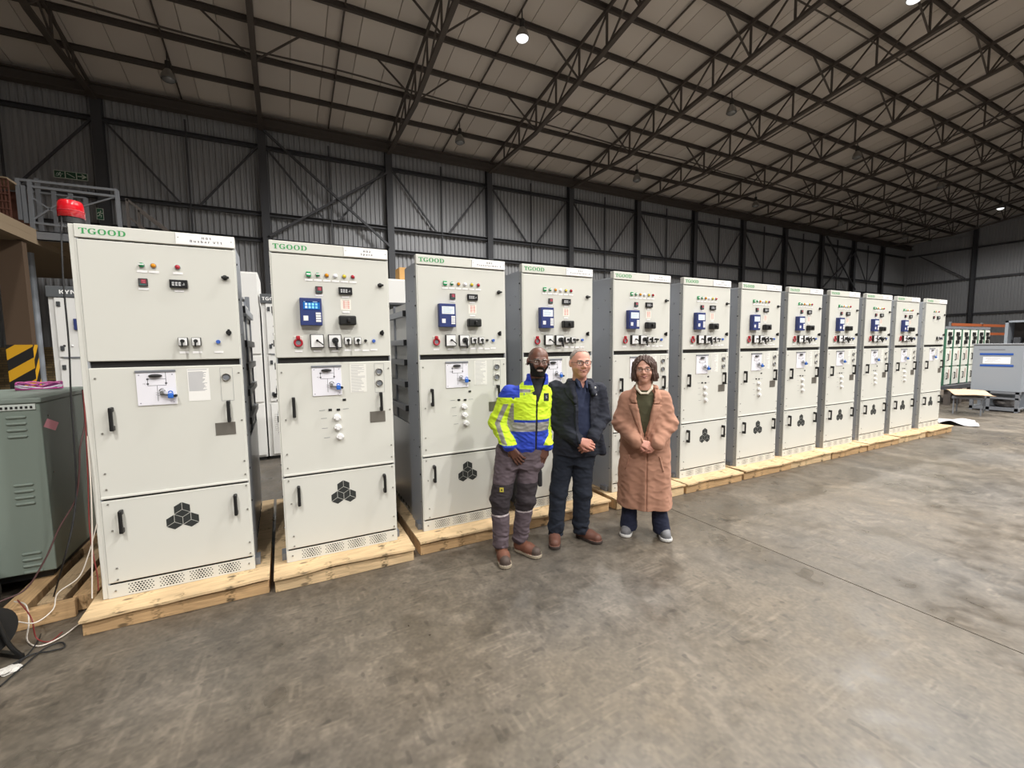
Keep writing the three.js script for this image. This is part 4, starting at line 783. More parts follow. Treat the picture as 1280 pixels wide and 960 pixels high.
  part('table_top', bb(17.2, 17.8, ty - 0.04, ty, wb.z - 0.06, wb.z + 0.7), M.galv, tb); for (const xx of [17.25, 17.75]) for (const zz of [wb.z, wb.z + 0.6]) part('leg', bb(xx - 0.025, xx + 0.025, 0, ty - 0.04, zz - 0.025, zz + 0.025), M.galvDark, tb);
  solo('plastic_bag', sk.translate(17.5, ty + 0.08, wb.z + 0.05), M.white, 'white plastic bag on the table at the right edge', 'bag');
}
// ---------------------------------------------------------------- people
// signed distance shapes meshed with surface nets
const sdCap = (a, b, ra, rb) => { const ax = a[0], ay = a[1], az = a[2], dx = b[0] - ax, dy = b[1] - ay, dz = b[2] - az, L = dx * dx + dy * dy + dz * dz || 1e-9; return (x, y, z) => { const px = x - ax, py = y - ay, pz = z - az; let h = (px * dx + py * dy + pz * dz) / L; h = h < 0 ? 0 : h > 1 ? 1 : h; return Math.sqrt((px - dx * h) ** 2 + (py - dy * h) ** 2 + (pz - dz * h) ** 2) - (ra + (rb - ra) * h); }; };
const sdEll = (c, r) => (x, y, z) => { const px = (x - c[0]) / r[0], py = (y - c[1]) / r[1], pz = (z - c[2]) / r[2], k0 = Math.sqrt(px * px + py * py + pz * pz), k1 = Math.sqrt((px / r[0]) ** 2 + (py / r[1]) ** 2 + (pz / r[2]) ** 2); return k1 < 1e-9 ? -Math.min(...r) : k0 * (k0 - 1) / k1; };
const sdLoft = rings => (x, y, z) => {          // rings [y, cx, cz, rx, rz] bottom to top
  let i = 0; const n = rings.length; while (i < n - 2 && y > rings[i + 1][0]) i++;
  const A = rings[i], B = rings[i + 1]; let t = (y - A[0]) / (B[0] - A[0]); t = t < 0 ? 0 : t > 1 ? 1 : t; const s = t * t * (3 - 2 * t) * 0.5 + t * 0.5;
  const rx = A[3] + (B[3] - A[3]) * s, rz = A[4] + (B[4] - A[4]) * s, px = (x - A[1] - (B[1] - A[1]) * s) / rx, pz = (z - A[2] - (B[2] - A[2]) * s) / rz;
  const k = Math.sqrt(px * px + pz * pz), k1 = Math.sqrt((px / rx) ** 2 + (pz / rz) ** 2) || 1e-9, d = k < 1e-6 ? -Math.min(rx, rz) : Math.max(k * (k - 1) / k1, -Math.min(rx, rz));
  return Math.max(d, rings[0][0] - y, y - rings[n - 1][0]);
};
const smin = (a, b, k) => { const h = Math.max(k - Math.abs(a - b), 0) / k; return Math.min(a, b) - h * h * k * 0.25; };
const blend = (k, ...fs) => (x, y, z) => { let d = fs[0](x, y, z); for (let i = 1; i < fs.length; i++) d = smin(d, fs[i](x, y, z), k); return d; };
const smax = (a, b, k) => -smin(-a, -b, k);
function netMesh(sdf, lo, hi, h) {
  const nx = Math.ceil((hi[0] - lo[0]) / h) + 1, ny = Math.ceil((hi[1] - lo[1]) / h) + 1, nz = Math.ceil((hi[2] - lo[2]) / h) + 1, F = new Float32Array(nx * ny * nz).fill(1);
  // coarse pass to skip empty space
  const S = 4, far = h * S * 1.9;
  for (let k = 0; k < nz; k += S) for (let j = 0; j < ny; j += S) for (let i = 0; i < nx; i += S) {
    const cx = lo[0] + (i + S / 2) * h, cy = lo[1] + (j + S / 2) * h, cz = lo[2] + (k + S / 2) * h, d = sdf(cx, cy, cz);
    const skip = Math.abs(d) > far + 0.02;
    for (let c = k; c < Math.min(k + S, nz); c++) for (let b = j; b < Math.min(j + S, ny); b++) for (let a = i; a < Math.min(i + S, nx); a++) F[(c * ny + b) * nx + a] = skip ? d : sdf(lo[0] + a * h, lo[1] + b * h, lo[2] + c * h);
  }
  const id = new Int32Array(nx * ny * nz).fill(-1), P = [], I = [], at = (i, j, k) => F[(k * ny + j) * nx + i];
  for (let k = 0; k < nz - 1; k++) for (let j = 0; j < ny - 1; j++) for (let i = 0; i < nx - 1; i++) {
    let m = 0, sx = 0, sy = 0, sz = 0, n = 0; const v = [];
    for (let q = 0; q < 8; q++) { v[q] = at(i + (q & 1), j + (q >> 1 & 1), k + (q >> 2)); if (v[q] < 0) m |= 1 << q; }
    if (m === 0 || m === 255) continue;
    for (let q = 0; q < 8; q++) for (const e of [1, 2, 4]) if (!(q & e)) { const r = q | e; if ((v[q] < 0) !== (v[r] < 0)) { const t = v[q] / (v[q] - v[r]); sx += (q & 1) + (e === 1 ? t : 0); sy += (q >> 1 & 1) + (e === 2 ? t : 0); sz += (q >> 2) + (e === 4 ? t : 0); n++; } }
    id[(k * ny + j) * nx + i] = P.length / 3; P.push(lo[0] + (i + sx / n) * h, lo[1] + (j + sy / n) * h, lo[2] + (k + sz / n) * h);
  }
  const quad = (a, b, c, d, f) => { if (a < 0 || b < 0 || c < 0 || d < 0) return; f ? I.push(a, b, c, a, c, d) : I.push(a, c, b, a, d, c); };
  for (let k = 1; k < nz - 1; k++) for (let j = 1; j < ny - 1; j++) for (let i = 1; i < nx - 1; i++) {
    const s = at(i, j, k) < 0, g = (a, b, c) => id[(c * ny + b) * nx + a];
    if (s !== (at(i + 1, j, k) < 0)) quad(g(i, j - 1, k - 1), g(i, j, k - 1), g(i, j, k), g(i, j - 1, k), s);
    if (s !== (at(i, j + 1, k) < 0)) quad(g(i - 1, j, k - 1), g(i - 1, j, k), g(i, j, k), g(i, j, k - 1), s);
    if (s !== (at(i, j, k + 1) < 0)) quad(g(i - 1, j - 1, k), g(i, j - 1, k), g(i, j, k), g(i - 1, j, k), s);
  }
  const geo = new THREE.BufferGeometry(); geo.setAttribute('position', new THREE.Float32BufferAttribute(P, 3)); geo.setIndex(I);
  const nr = new Float32Array(P.length), e = h * 0.6;
  for (let q = 0; q < P.length; q += 3) { const x = P[q], y = P[q + 1], z = P[q + 2]; let a = sdf(x + e, y, z) - sdf(x - e, y, z), b = sdf(x, y + e, z) - sdf(x, y - e, z), c = sdf(x, y, z + e) - sdf(x, y, z - e); const L = Math.hypot(a, b, c) || 1; nr[q] = a / L; nr[q + 1] = b / L; nr[q + 2] = c / L; }
  geo.setAttribute('normal', new THREE.BufferAttribute(nr, 3)); return geo;
}
// cut one mesh into pieces by a region name given at each triangle centre
function splitBy(geo, fn) {
  const p = geo.attributes.position, ix = geo.index.array, out = {};
  for (let i = 0; i < ix.length; i += 3) { const a = ix[i], b = ix[i + 1], c = ix[i + 2], k = fn((p.getX(a) + p.getX(b) + p.getX(c)) / 3, (p.getY(a) + p.getY(b) + p.getY(c)) / 3, (p.getZ(a) + p.getZ(b) + p.getZ(c)) / 3); (out[k] ??= []).push(a, b, c); }
  for (const k in out) {
    const map = new Map(), P = [], Nn = [], I = []; const n = geo.attributes.normal;
    for (const v of out[k]) { if (!map.has(v)) { map.set(v, map.size); P.push(p.getX(v), p.getY(v), p.getZ(v)); Nn.push(n.getX(v), n.getY(v), n.getZ(v)); } I.push(map.get(v)); }
    const g = new THREE.BufferGeometry(); g.setAttribute('position', new THREE.Float32BufferAttribute(P, 3)); g.setAttribute('normal', new THREE.Float32BufferAttribute(Nn, 3)); g.setIndex(I); out[k] = g;
  }
  return out;
}
const paint = (geo, fn) => { const p = geo.attributes.position, c = new Float32Array(p.count * 3); for (let i = 0; i < p.count; i++) { const k = fn(p.getX(i), p.getY(i), p.getZ(i)); c[3 * i] = k.r; c[3 * i + 1] = k.g; c[3 * i + 2] = k.b; } geo.setAttribute('color', new THREE.BufferAttribute(c, 3)); return geo; };
const col = h => new THREE.Color(h);

// head in its own frame: origin mid-head, +z forward; o.w width factor
function headSDF(o = {}) {
  const w = o.w || 1, jaw = o.jaw || 1;
  const skull = blend(0.03, sdEll([0, 0.035, -0.012], [0.075 * w, 0.08, 0.092]), sdEll([0, -0.03, 0.018], [0.06 * w * jaw, 0.08, 0.068]), sdCap([0, -0.095, 0.05], [0, -0.09, 0.048], 0.022 * jaw, 0.022));
  const face = blend(0.016, skull, sdCap([-0.034 * w, 0.02, 0.075], [0.034 * w, 0.02, 0.075], 0.009, 0.009), sdEll([-0.038 * w, -0.03, 0.062], [0.024, 0.022, 0.022]), sdEll([0.038 * w, -0.03, 0.062], [0.024, 0.022, 0.022]));
  const nose = blend(0.01, sdCap([0, 0.01, 0.083], [0, -0.026, 0.1], 0.008, 0.0125), sdEll([-0.013, -0.032, 0.09], [0.009, 0.008, 0.01]), sdEll([0.013, -0.032, 0.09], [0.009, 0.008, 0.01]));
  const lips = blend(0.008, sdCap([-0.028, -0.054, 0.075], [0, -0.061, 0.084], 0.004, 0.006), sdCap([0.028, -0.054, 0.075], [0, -0.061, 0.084], 0.004, 0.006), sdCap([-0.016, -0.07, 0.078], [0.016, -0.07, 0.078], 0.006, 0.006));
  const ears = (x, y, z) => sdEll([0.079 * w, -0.004, -0.012], [0.011, 0.032, 0.02])(Math.abs(x), y, z);
  const sock = (x, y, z) => sdEll([0.031 * w, 0.003, 0.098], [0.018, 0.013, 0.022])(Math.abs(x), y, z);
  const eye = (x, y, z) => sdEll([0.031 * w, 0.002, 0.068], [0.0135, 0.0125, 0.0135])(Math.abs(x), y, z);
  const neck = sdCap([0, -0.06, -0.02], [0, -0.17, -0.035], 0.052 * w, 0.058 * w);
  return (x, y, z) => {
    let d = smin(face(x, y, z), neck(x, y, z), 0.03); d = smin(d, nose(x, y, z), 0.012); d = smin(d, lips(x, y, z), 0.008); d = smax(d, -sock(x, y, z), 0.012);
    d = Math.min(d, eye(x, y, z)); d = smin(d, ears(x, y, z), 0.008);
    if (o.smile) d = smax(d, -sdEll([0, -0.064, 0.094], [0.027, 0.0075, 0.014])(x, y, z), 0.004);
    return d;
  };
}
const headPaint = s => (x, y, z) => {
  const ax = Math.abs(x), w = s.w || 1;
  if (z > 0.055 && Math.hypot((ax - 0.031 * w) / 0.0135, (y - 0.002) / 0.0075) < 1 && z < 0.09) return Math.hypot((ax - 0.031 * w), (y - 0.002)) < 0.0055 ? s.iris : s.white;
  if (z > 0.05 && ax > 0.014 && ax < 0.05 && Math.abs(y - 0.022 + (ax - 0.032) ** 2 * 9) < 0.0055) return s.brow;
  if (s.smile && z > 0.062 && ax < 0.021 && Math.abs(y + 0.0635) < 0.0055) return s.teeth;
  if (z > 0.06 && ax < 0.03 && Math.abs(y + 0.0655 - ax * 0.3) < 0.009 - ax * 0.12) return Math.abs(y + 0.0645 - ax * 0.3) < 0.0026 ? s.brow : s.lip;
  if (s.stubble && s.stubble(x, y, z)) return s.stubbleCol;
  return s.skin;
};
// hand: wrist, direction f, back-of-hand normal n; thumb side = thumb * (f x n)
function handSDF(wrist, f, n, thumb, curl, spread = 1, scale = 1) {
  f = f.clone().normalize(); n = n.clone().addScaledVector(f, -n.dot(f)).normalize(); const s = new THREE.Vector3().crossVectors(f, n).multiplyScalar(thumb);
  const at = (a, b, c) => { const p = wrist.clone().addScaledVector(f, a * scale).addScaledVector(s, b * scale).addScaledVector(n, c * scale); return [p.x, p.y, p.z]; };
  const L = [], cap = (a, b, ra, rb) => L.push(sdCap(a, b, ra * scale, rb * scale));
  cap(at(-0.028, 0, -0.006), at(0.0, 0, 0), 0.021, 0.024);
  for (const b of [0.026, 0.009, -0.009, -0.026]) cap(at(0.005, b * 0.6, 0), at(0.082 - Math.abs(b) * 0.2, b * 1.02, 0), 0.0165, 0.0125);
  const len = [[0.04, 0.025, 0.02], [0.044, 0.028, 0.021], [0.041, 0.026, 0.02], [0.033, 0.02, 0.018]], fingers = [];
  [0.0285, 0.0095, -0.0095, -0.0275].forEach((b, i) => {
    let p = [0.086 - Math.abs(b) * 0.25, b * 1.05, 0], ang = 0; const fs = [];
    for (let k = 0; k < 3; k++) { ang += (curl[k] ?? curl[0]) * (1 + 0.08 * i); const q = [p[0] + len[i][k] * Math.cos(ang), p[1] + b * 0.1 * spread, p[2] - len[i][k] * Math.sin(ang)]; fs.push(sdCap(at(...p), at(...q), (0.0095 - k * 0.0008) * scale, (0.0088 - k * 0.0008) * scale)); p = q; }
    fingers.push(blend(0.004, ...fs));
  });
  const tA = at(0.018, 0.028, -0.008), tB = at(0.052, 0.05, -0.02), tC = at(0.08, 0.05, -0.028), tD = at(0.1, 0.044, -0.036);
  const th = blend(0.008, sdCap(tA, tB, 0.0145 * scale, 0.0115 * scale), sdCap(tB, tC, 0.011 * scale, 0.0098 * scale), sdCap(tC, tD, 0.0095 * scale, 0.0085 * scale));
  const palm = blend(0.012, ...L);
  return (x, y, z) => { let d = smin(palm(x, y, z), th(x, y, z), 0.01); for (const g of fingers) d = Math.min(d, smin(palm(x, y, z), g(x, y, z), 0.006)); return d; };
}
const fold = (amp, fx, fy, fz, o = 0) => (x, y, z) => amp * (0.8 * N(x * fx + o, y * fy + o, z * fz + o) + 1.1 * (Math.abs(N(x * fx * 1.7 + o, y * fy * 1.9 + 0.5 * x * fx, z * fz * 1.7)) - 0.25) + 0.3 * N(x * fx * 4 + o, y * fy * 4, z * fz * 4));
function bounds(pts, m) { const lo = [9, 9, 9], hi = [-9, -9, -9]; for (const p of pts) for (let k = 0; k < 3; k++) { lo[k] = Math.min(lo[k], p[k] - m); hi[k] = Math.max(hi[k], p[k] + m); } return [lo, hi]; }
function boot(t, heel, toe, ankle, mats, h = 0.008, low = false) {   // heel, toe: floor points [x, z]; ankle [x, y, z]
  const dx = toe[0] - heel[0], dz = toe[1] - heel[1], L = Math.hypot(dx, dz), ux = dx / L, uz = dz / L, P = (a, y, s = 0) => [heel[0] + ux * a * L - uz * s, y, heel[1] + uz * a * L + ux * s];
  const upper = blend(0.03, sdCap(P(0.16, 0.05), P(0.55, 0.048), 0.04, 0.045), sdCap(P(0.55, 0.05), P(0.84, 0.042), 0.044, 0.04), sdCap(P(0.2, 0.06), [ankle[0], low ? 0.1 : ankle[1], ankle[2]], 0.042, 0.05));
  const foot = (x, z) => { const px = x - heel[0], pz = z - heel[1], a = px * ux + pz * uz, s = -px * uz + pz * ux; const q = clamp(a, 0.17 * L, 0.83 * L), w = 0.038 + 0.01 * sstep(0.3 * L, 0.75 * L, a); return Math.hypot(a - q, s) - w; };
  const sdf = (x, y, z) => { const so = Math.max(foot(x, z) - 0.004, y - 0.028, 0.003 - y); return Math.min(smin(upper(x, y, z), 1e3, 0.01), so); };
  const g = netMesh((x, y, z) => Math.max(sdf(x, y, z), 0.001 - y), [Math.min(heel[0], toe[0], ankle[0]) - 0.08, -0.01, Math.min(heel[1], toe[1], ankle[2]) - 0.08], [Math.max(heel[0], toe[0], ankle[0]) + 0.08, (low ? 0.16 : ankle[1] + 0.08), Math.max(heel[1], toe[1], ankle[2]) + 0.08], h);
  const s = splitBy(g, (x, y, z) => { const a = ((x - heel[0]) * ux + (z - heel[1]) * uz) / L; return y < 0.028 ? 'sole' : (mats.cap && a > 0.8 ? 'toe_cap' : 'upper'); });
  const b = part(low ? 'shoe' : 'boot', s.upper, mats.upper, t); part('sole', s.sole, mats.sole, b); if (s.toe_cap) part('toe_cap', s.toe_cap, mats.cap, b);
}
function glasses(t, M4, mat, w, h, rimless) {
  const gs = [], lens = [], R = 0.0022;
  for (const s of [-1, 1]) { const sh = new THREE.CatmullRomCurve3([[-w, h * 0.5], [-w * 0.9, h], [w * 0.8, h], [w, h * 0.6], [w * 0.9, -h * 0.7], [w * 0.3, -h], [-w * 0.6, -h]].map(([a, b]) => V(s * 0.033 + a * s, 0.002 + b, 0.098 - Math.abs(s * 0.033 + a * s) * 0.12)), true); gs.push(new THREE.TubeGeometry(sh, 32, R, 6, true)); lens.push(extr(new THREE.Shape(sh.getPoints(24).map(p => new THREE.Vector2(p.x, p.y))), 0.0015).translate(0, 0, 0.0935)); gs.push(tube([V(s * (0.033 + w), 0.008, 0.092), V(s * 0.079, 0.009, 0.06), V(s * 0.083, 0.006, -0.01)], 0.0022, 12, 5)); }
  gs.push(tube([V(-0.012, 0.006, 0.098), V(0, 0.009, 0.101), V(0.012, 0.006, 0.098)], 0.002, 8, 5));
  const g = part('glasses', merge(gs).applyMatrix4(M4), mat, t);
  part('lens', merge(lens).applyMatrix4(M4), new THREE.MeshPhysicalMaterial({ color: 0xffffff, transmission: 1, thickness: 0, roughness: 0.02, ior: 1.3 }), g);
}
const skinMat = r => new THREE.MeshStandardMaterial({ vertexColors: true, roughness: r });
const cloth = (c, r = 0.9, e = {}) => new THREE.MeshPhysicalMaterial({ color: c, roughness: r, sheen: 0.25, sheenRoughness: 0.7, sheenColor: new THREE.Color(c), ...e });
function K(D) { return (a, y, z = 0) => { const s = (D - z) / D; return [a * s, CAM.pos.y + (y - CAM.pos.y) * s, z]; }; }
const v3 = a => V(a[0], a[1], a[2]);
function headMatrix(c, yaw, pitch, roll, s = 1) { return new THREE.Matrix4().compose(v3(c), new THREE.Quaternion().setFromEuler(new THREE.Euler(pitch, yaw, roll, 'YXZ')), V(s, s, s)); }
function limbsBody(parts, lo, hi) { return netMesh(blend(0.03, ...parts), lo, hi, 0.014); }
function assemble(t, pieces, mat) { const g = mergeGeometries(pieces.map(q => { const c = q.clone(); for (const n of Object.keys(c.attributes)) if (!['position', 'normal', 'color'].includes(n)) c.deleteAttribute(n); return c; })); return part('body', g, mat, t); }

// cloth flap that follows a surface: rows [y, xInner, xOuter], thickness off
function flapPatch(sdf, rows, off, nx = 10, ny = 40, z0 = 0.3) {
  const hit = (x, y) => { let z = z0; for (let i = 0; i < 60; i++) { const d = sdf(x, y, z); if (d < 0.0005) break; z -= Math.max(0.0008, d * 0.7); if (z < -0.2) break; } return z; };
  const at = y => { let i = 0; while (i < rows.length - 2 && (rows[i + 1][0] - y) * (rows[0][0] - rows[1][0]) > 0) i++; const A = rows[i], B = rows[i + 1], t = clamp((y - A[0]) / (B[0] - A[0]), 0, 1); return [A[1] + (B[1] - A[1]) * t, A[2] + (B[2] - A[2]) * t]; };
  const ys = rows[0][0], ye = rows[rows.length - 1][0], P = [], I = [], W = nx + 3;
  for (let j = 0; j <= ny; j++) { const y = ys + (ye - ys) * j / ny, [a, b] = at(y); for (let i = -1; i <= nx + 1; i++) { const q = clamp(i / nx, 0, 1), x = a + (b - a) * q, edge = i < 0 || i > nx || j === 0 || j === ny, round = off * Math.sqrt(Math.max(0.25, Math.min(1, 4 * q, 4 * (1 - q)))); P.push(x, y, hit(x, y) + (edge ? -0.012 : round)); } }
  for (let j = 0; j < ny; j++) for (let i = 0; i < W - 1; i++) { const a = j * W + i, b = a + 1, c = a + W, d = c + 1; I.push(a, c, b, b, c, d); }
  const g = new THREE.BufferGeometry(); g.setAttribute('position', new THREE.Float32BufferAttribute(P, 3)); g.setIndex(I); g.computeVertexNormals(); return g;
}
// ---- man in the high-visibility jacket
{
  const D = 3.476, k = K(D), t = thing('person', 'man in yellow and blue high-visibility jacket and grey work trousers', 'person', [3.084, 0, 0.46], rad(-27.7));
  const skin = col(0x6b4638), hc = k(0.197, 1.552, 0.03), HM = headMatrix(hc, 0.16, 0.04, -0.06, 0.98), inv = HM.clone().invert();
  const sh = { L: k(-0.03, 1.295, 0.0), eL: k(-0.132, 1.075, -0.02), wL: k(-0.045, 0.885, 0.12), R: k(0.232, 1.295, -0.11), eR: k(0.225, 1.06, -0.2), wR: k(0.258, 0.885, 0.02) };
  const hip = { L: k(-0.045, 0.84, 0), kL: k(-0.118, 0.44, 0.09), aL: [-0.118, 0.12, 0.11], R: k(0.125, 0.84, -0.01), kR: k(0.085, 0.43, 0.05), aR: [0.035, 0.12, 0.02] };
  // body
  const hs = headSDF({ w: 1.05, smile: true }), head = netMesh(hs, [-0.1, -0.19, -0.12], [0.1, 0.125, 0.125], 0.0042);
  const stub = (x, y, z) => (y > 0.055 - 0.0 * x && z < 0.05 + (y - 0.05) * -0.5) || (z < 0.02 && y > 0.01 && Math.abs(x) < 0.077);
  paint(head, headPaint({ w: 1.05, skin, iris: col(0x1a100c), white: col(0xb8a89c), brow: col(0x1d1512), lip: col(0x7a4a42), teeth: col(0xd8cdc4), smile: true, stubble: stub, stubbleCol: col(0x573a30) }));
  head.applyMatrix4(HM);
  const fL = handSDF(v3(sh.wL).add(V(0.012, -0.02, 0.01)), V(0.55, -0.8, 0.12), V(-0.25, 0.1, 0.95), 1, [0.25, 0.35, 0.3], 1.2), hL = netMesh(fL, [-0.12, 0.66, 0.0], [0.16, 0.95, 0.25], 0.004);
  const fR = handSDF(v3(sh.wR).add(V(-0.006, -0.02, 0.01)), V(-0.35, -0.92, 0.2), V(0.5, 0.05, 0.85), -1, [0.15, 0.25, 0.25], 1.3), hR = netMesh(fR, [0.1, 0.64, -0.08], [0.36, 0.95, 0.2], 0.004);
  const limb = netMesh(blend(0.03, sdLoft([[0.78, 0.04, 0, 0.13, 0.09], [1.0, 0.1, 0, 0.12, 0.08], [1.25, 0.13, 0, 0.14, 0.085], [1.4, 0.16, 0, 0.06, 0.05]]), sdCap(sh.L, sh.eL, 0.042, 0.034), sdCap(sh.eL, sh.wL, 0.034, 0.026), sdCap(sh.R, sh.eR, 0.042, 0.034), sdCap(sh.eR, sh.wR, 0.034, 0.026), sdCap(hip.L, hip.kL, 0.065, 0.05), sdCap(hip.kL, hip.aL, 0.048, 0.035), sdCap(hip.R, hip.kR, 0.065, 0.05), sdCap(hip.kR, hip.aR, 0.048, 0.035)), [-0.3, 0.05, -0.2], [0.45, 1.45, 0.25], 0.014);
  for (const g of [hL, hR, limb]) paint(g, () => col(0x5e3c30));
  const body = assemble(t, [head, hL, hR, limb], skinMat(0.42));
  // beard
  const beardS = (x, y, z) => { const d = hs(x, y, z) - 0.005 - 0.004 * N(x * 160, y * 160, z * 160); const side = 0.03 + 0.35 * Math.max(0, 0.06 - Math.abs(x)); const ab = Math.abs(x), lim = y - (ab > 0.058 ? -0.012 : ab > 0.03 ? -0.055 + sstep(0.035, 0.062, ab) * 0.035 : -0.042); const mouth = sdEll([0, -0.064, 0.09], [0.03, 0.0125, 0.05])(x, y, z); return Math.max(d, lim, -mouth, -0.12 - y, 0.005 - z, -(z + 0.02)); };
  part('beard', netMesh(beardS, [-0.1, -0.14, -0.02], [0.1, 0.02, 0.13], 0.004).applyMatrix4(HM), std(0x15100e, 0.9), t);
  glasses(t, HM, std(0x8a827c, 0.3, 0.7), 0.026, 0.016);
  // jacket
  const fo = fold(0.007, 9, 16, 9, 2), tor = sdLoft([[0.845, 0.075, 0.0, 0.15, 0.115], [0.88, 0.08, 0.0, 0.172, 0.13], [1.0, 0.095, 0.0, 0.17, 0.13], [1.12, 0.12, 0.0, 0.168, 0.128], [1.24, 0.128, -0.005, 0.172, 0.122], [1.315, 0.135, -0.012, 0.155, 0.1], [1.375, 0.16, -0.012, 0.105, 0.085], [1.41, 0.175, -0.012, 0.07, 0.07]]);
  const aL = blend(0.03, sdCap(sh.L, sh.eL, 0.078, 0.07), sdCap(sh.eL, sh.wL, 0.068, 0.056)), aR = blend(0.03, sdCap(sh.R, sh.eR, 0.076, 0.066), sdCap(sh.eR, sh.wR, 0.064, 0.054));
  const crump = (x, y, z) => 0.006 * Math.sin(y * 95 + 4 * N(x * 20, y * 20, z * 20)) * sstep(0.12, 0.03, Math.abs(y - 0.95)) + 0.004 * Math.sin(y * 70 + x * 30) * sstep(0.12, 0.02, Math.abs(y - 1.1));
  const collar = sdLoft([[1.335, 0.165, -0.005, 0.1, 0.095], [1.40, 0.185, -0.005, 0.088, 0.082], [1.455, 0.19, -0.012, 0.086, 0.08]]);
  const collarIn = sdLoft([[1.3, 0.172, 0.0, 0.06, 0.06], [1.40, 0.187, 0.0, 0.066, 0.064], [1.5, 0.192, -0.008, 0.074, 0.07]]);
  const zipX = y => 0.17 + (y - 1.0) * 0.03;
  const vee = (x, y, z) => y > 1.24 && z > 0.0 ? Math.abs(x - zipX(y) - 0.01) - (y - 1.24) * 0.32 : 1;
  const jk = (x, y, z) => { const arms = Math.min(aL(x, y, z), aR(x, y, z)) + crump(x, y, z); let d = smin(tor(x, y, z), arms, 0.035); d = smin(d, collar(x, y, z), 0.015); d += fo(x, y, z); d = Math.max(d, -Math.max(vee(x, y, z), -(z - 0.035))); d = smax(d, -collarIn(x, y, z), 0.006); const zp = Math.abs(x - zipX(y)) < 0.006 && z > 0.05 ? 0.006 : 0; return d + zp; };
  const g = netMesh(jk, [-0.26, 0.78, -0.2], [0.46, 1.49, 0.25], 0.0056);
  const S = splitBy(g, (x, y, z) => {
    const dl = aL(x, y, z), dr = aR(x, y, z), dt = tor(x, y, z);
    if (y > 1.37 && collar(x, y, z) < 0.02 && x > 0.08) return 'collar';
    if (Math.min(dl, dr) < dt) {
      const yw = dl < dr ? sh.wL[1] : sh.wR[1];
      if (y < yw + 0.004) return dl < dr ? 'cuffL' : 'cuffR';
      if (dl < dr) { const tt = clamp((sh.L[1] - y) / (sh.L[1] - sh.eL[1]), 0, 1), cx = sh.L[0] + (sh.eL[0] - sh.L[0]) * tt + (y < sh.eL[1] ? (sh.eL[1] - y) * 0.38 : 0); if (y > 1.275 - Math.max(0, x + 0.02) * 0.9) return 'shoulder'; if (z > -0.02 && y < 1.225 && y > 0.92 && Math.abs(x - cx + 0.0) < 0.02 && z > sh.eL[2]) return 'armBand'; }
      return dl < dr ? 'yellow' : 'sleeve';
    }
    if (Math.abs(x - zipX(y)) < 0.007 && z > 0.03 && y < 1.27) return 'zip';
    if (x < -0.002 && y < 1.23 && y > 1.085) return 'sideBand';
    if (y > 1.275 && x < 0.045) return 'shoulder';
    if (y > 1.315 && y < 1.34 && x < 0.13) return 'shoulderBand';
    if (y < 1.085 && y > 1.015) return 'band';
    if (y < 1.105) return 'blue';
    return 'yellow';
  });
  const mY = cloth(0xccea2c, 0.75), mB = cloth(0x223eae, 0.8), mG = std(0x9a9893, 0.45, 0.25);
  const J = part('jacket', S.yellow, mY, t); for (const [n, q, m] of [['blue_panel', 'blue', mB], ['collar', 'collar', mB], ['shoulder_panel', 'shoulder', mB], ['cuff', 'cuffL', mB], ['cuff', 'cuffR', mB], ['sleeve', 'sleeve', mY], ['reflective_band', 'band', mG], ['reflective_band', 'armBand', mG], ['reflective_band', 'sideBand', mG], ['reflective_band', 'shoulderBand', mG], ['zip', 'zip', M.black]]) if (S[q]) part(n, S[q], m, J);
  part('undershirt', netMesh((x, y, z) => Math.max(Math.min(sdLoft([[1.18, 0.15, 0, 0.12, 0.105], [1.3, 0.155, -0.005, 0.11, 0.095], [1.37, 0.175, -0.004, 0.068, 0.066], [1.425, 0.186, -0.004, 0.062, 0.062]])(x, y, z)), -1), [0, 1.16, -0.14], [0.32, 1.45, 0.14], 0.007), std(0x1a1a20, 0.85), t);
  { const q = k(0.262, 1.268, 0.115), b = part('chest_badge', rbx(0.042, 0.062, 0.006, 0.003).rotateY(0.35).translate(q[0] - 0.004, q[1], q[2]), std(0x2a2c30, 0.7), t); part('badge_mark', lettering('S', 0.014, 0.022, fontSans).rotateY(0.35).translate(q[0] - 0.01, q[1] - 0.01, q[2] + 0.005), std(0xa9adb0, 0.5), b);
    const l = k(0.075, 1.285, 0.128), e = part('embroidered_mark', lettering('S', 0.014, 0.018, fontSans).translate(l[0], l[1], l[2]), std(0x5b7f9e, 0.7), t); part('embroidered_line', bx(0.05, 0.007, 0.003).translate(l[0] + 0.048, l[1] + 0.012, l[2] + 0.002), std(0xb7c75a, 0.8), e); }
  // trousers
  const ft = fold(0.007, 8, 14, 8, 9), bunch = (x, y, z) => 0.006 * Math.sin(y * 85 + 5 * N(x * 15, y * 15, z * 15)) * sstep(0.26, 0.12, y) + 0.004 * Math.sin(y * 60 + x * 25) * sstep(0.1, 0.02, Math.abs(y - 0.45));
  const tl = blend(0.03, sdCap(hip.L, hip.kL, 0.102, 0.078), sdCap(hip.kL, hip.aL, 0.074, 0.062)), tr = blend(0.03, sdCap(hip.R, hip.kR, 0.098, 0.076), sdCap(hip.kR, hip.aR, 0.072, 0.06)), pel = sdLoft([[0.72, 0.035, -0.005, 0.16, 0.12], [0.84, 0.045, 0, 0.175, 0.12], [0.93, 0.07, 0, 0.15, 0.11]]);
  const pocket = blend(0.01, sdCap(k(-0.13, 0.73, 0.055), k(-0.05, 0.71, 0.11), 0.03, 0.03), sdCap(k(0.205, 0.72, 0.03), k(0.17, 0.7, 0.07), 0.03, 0.03));
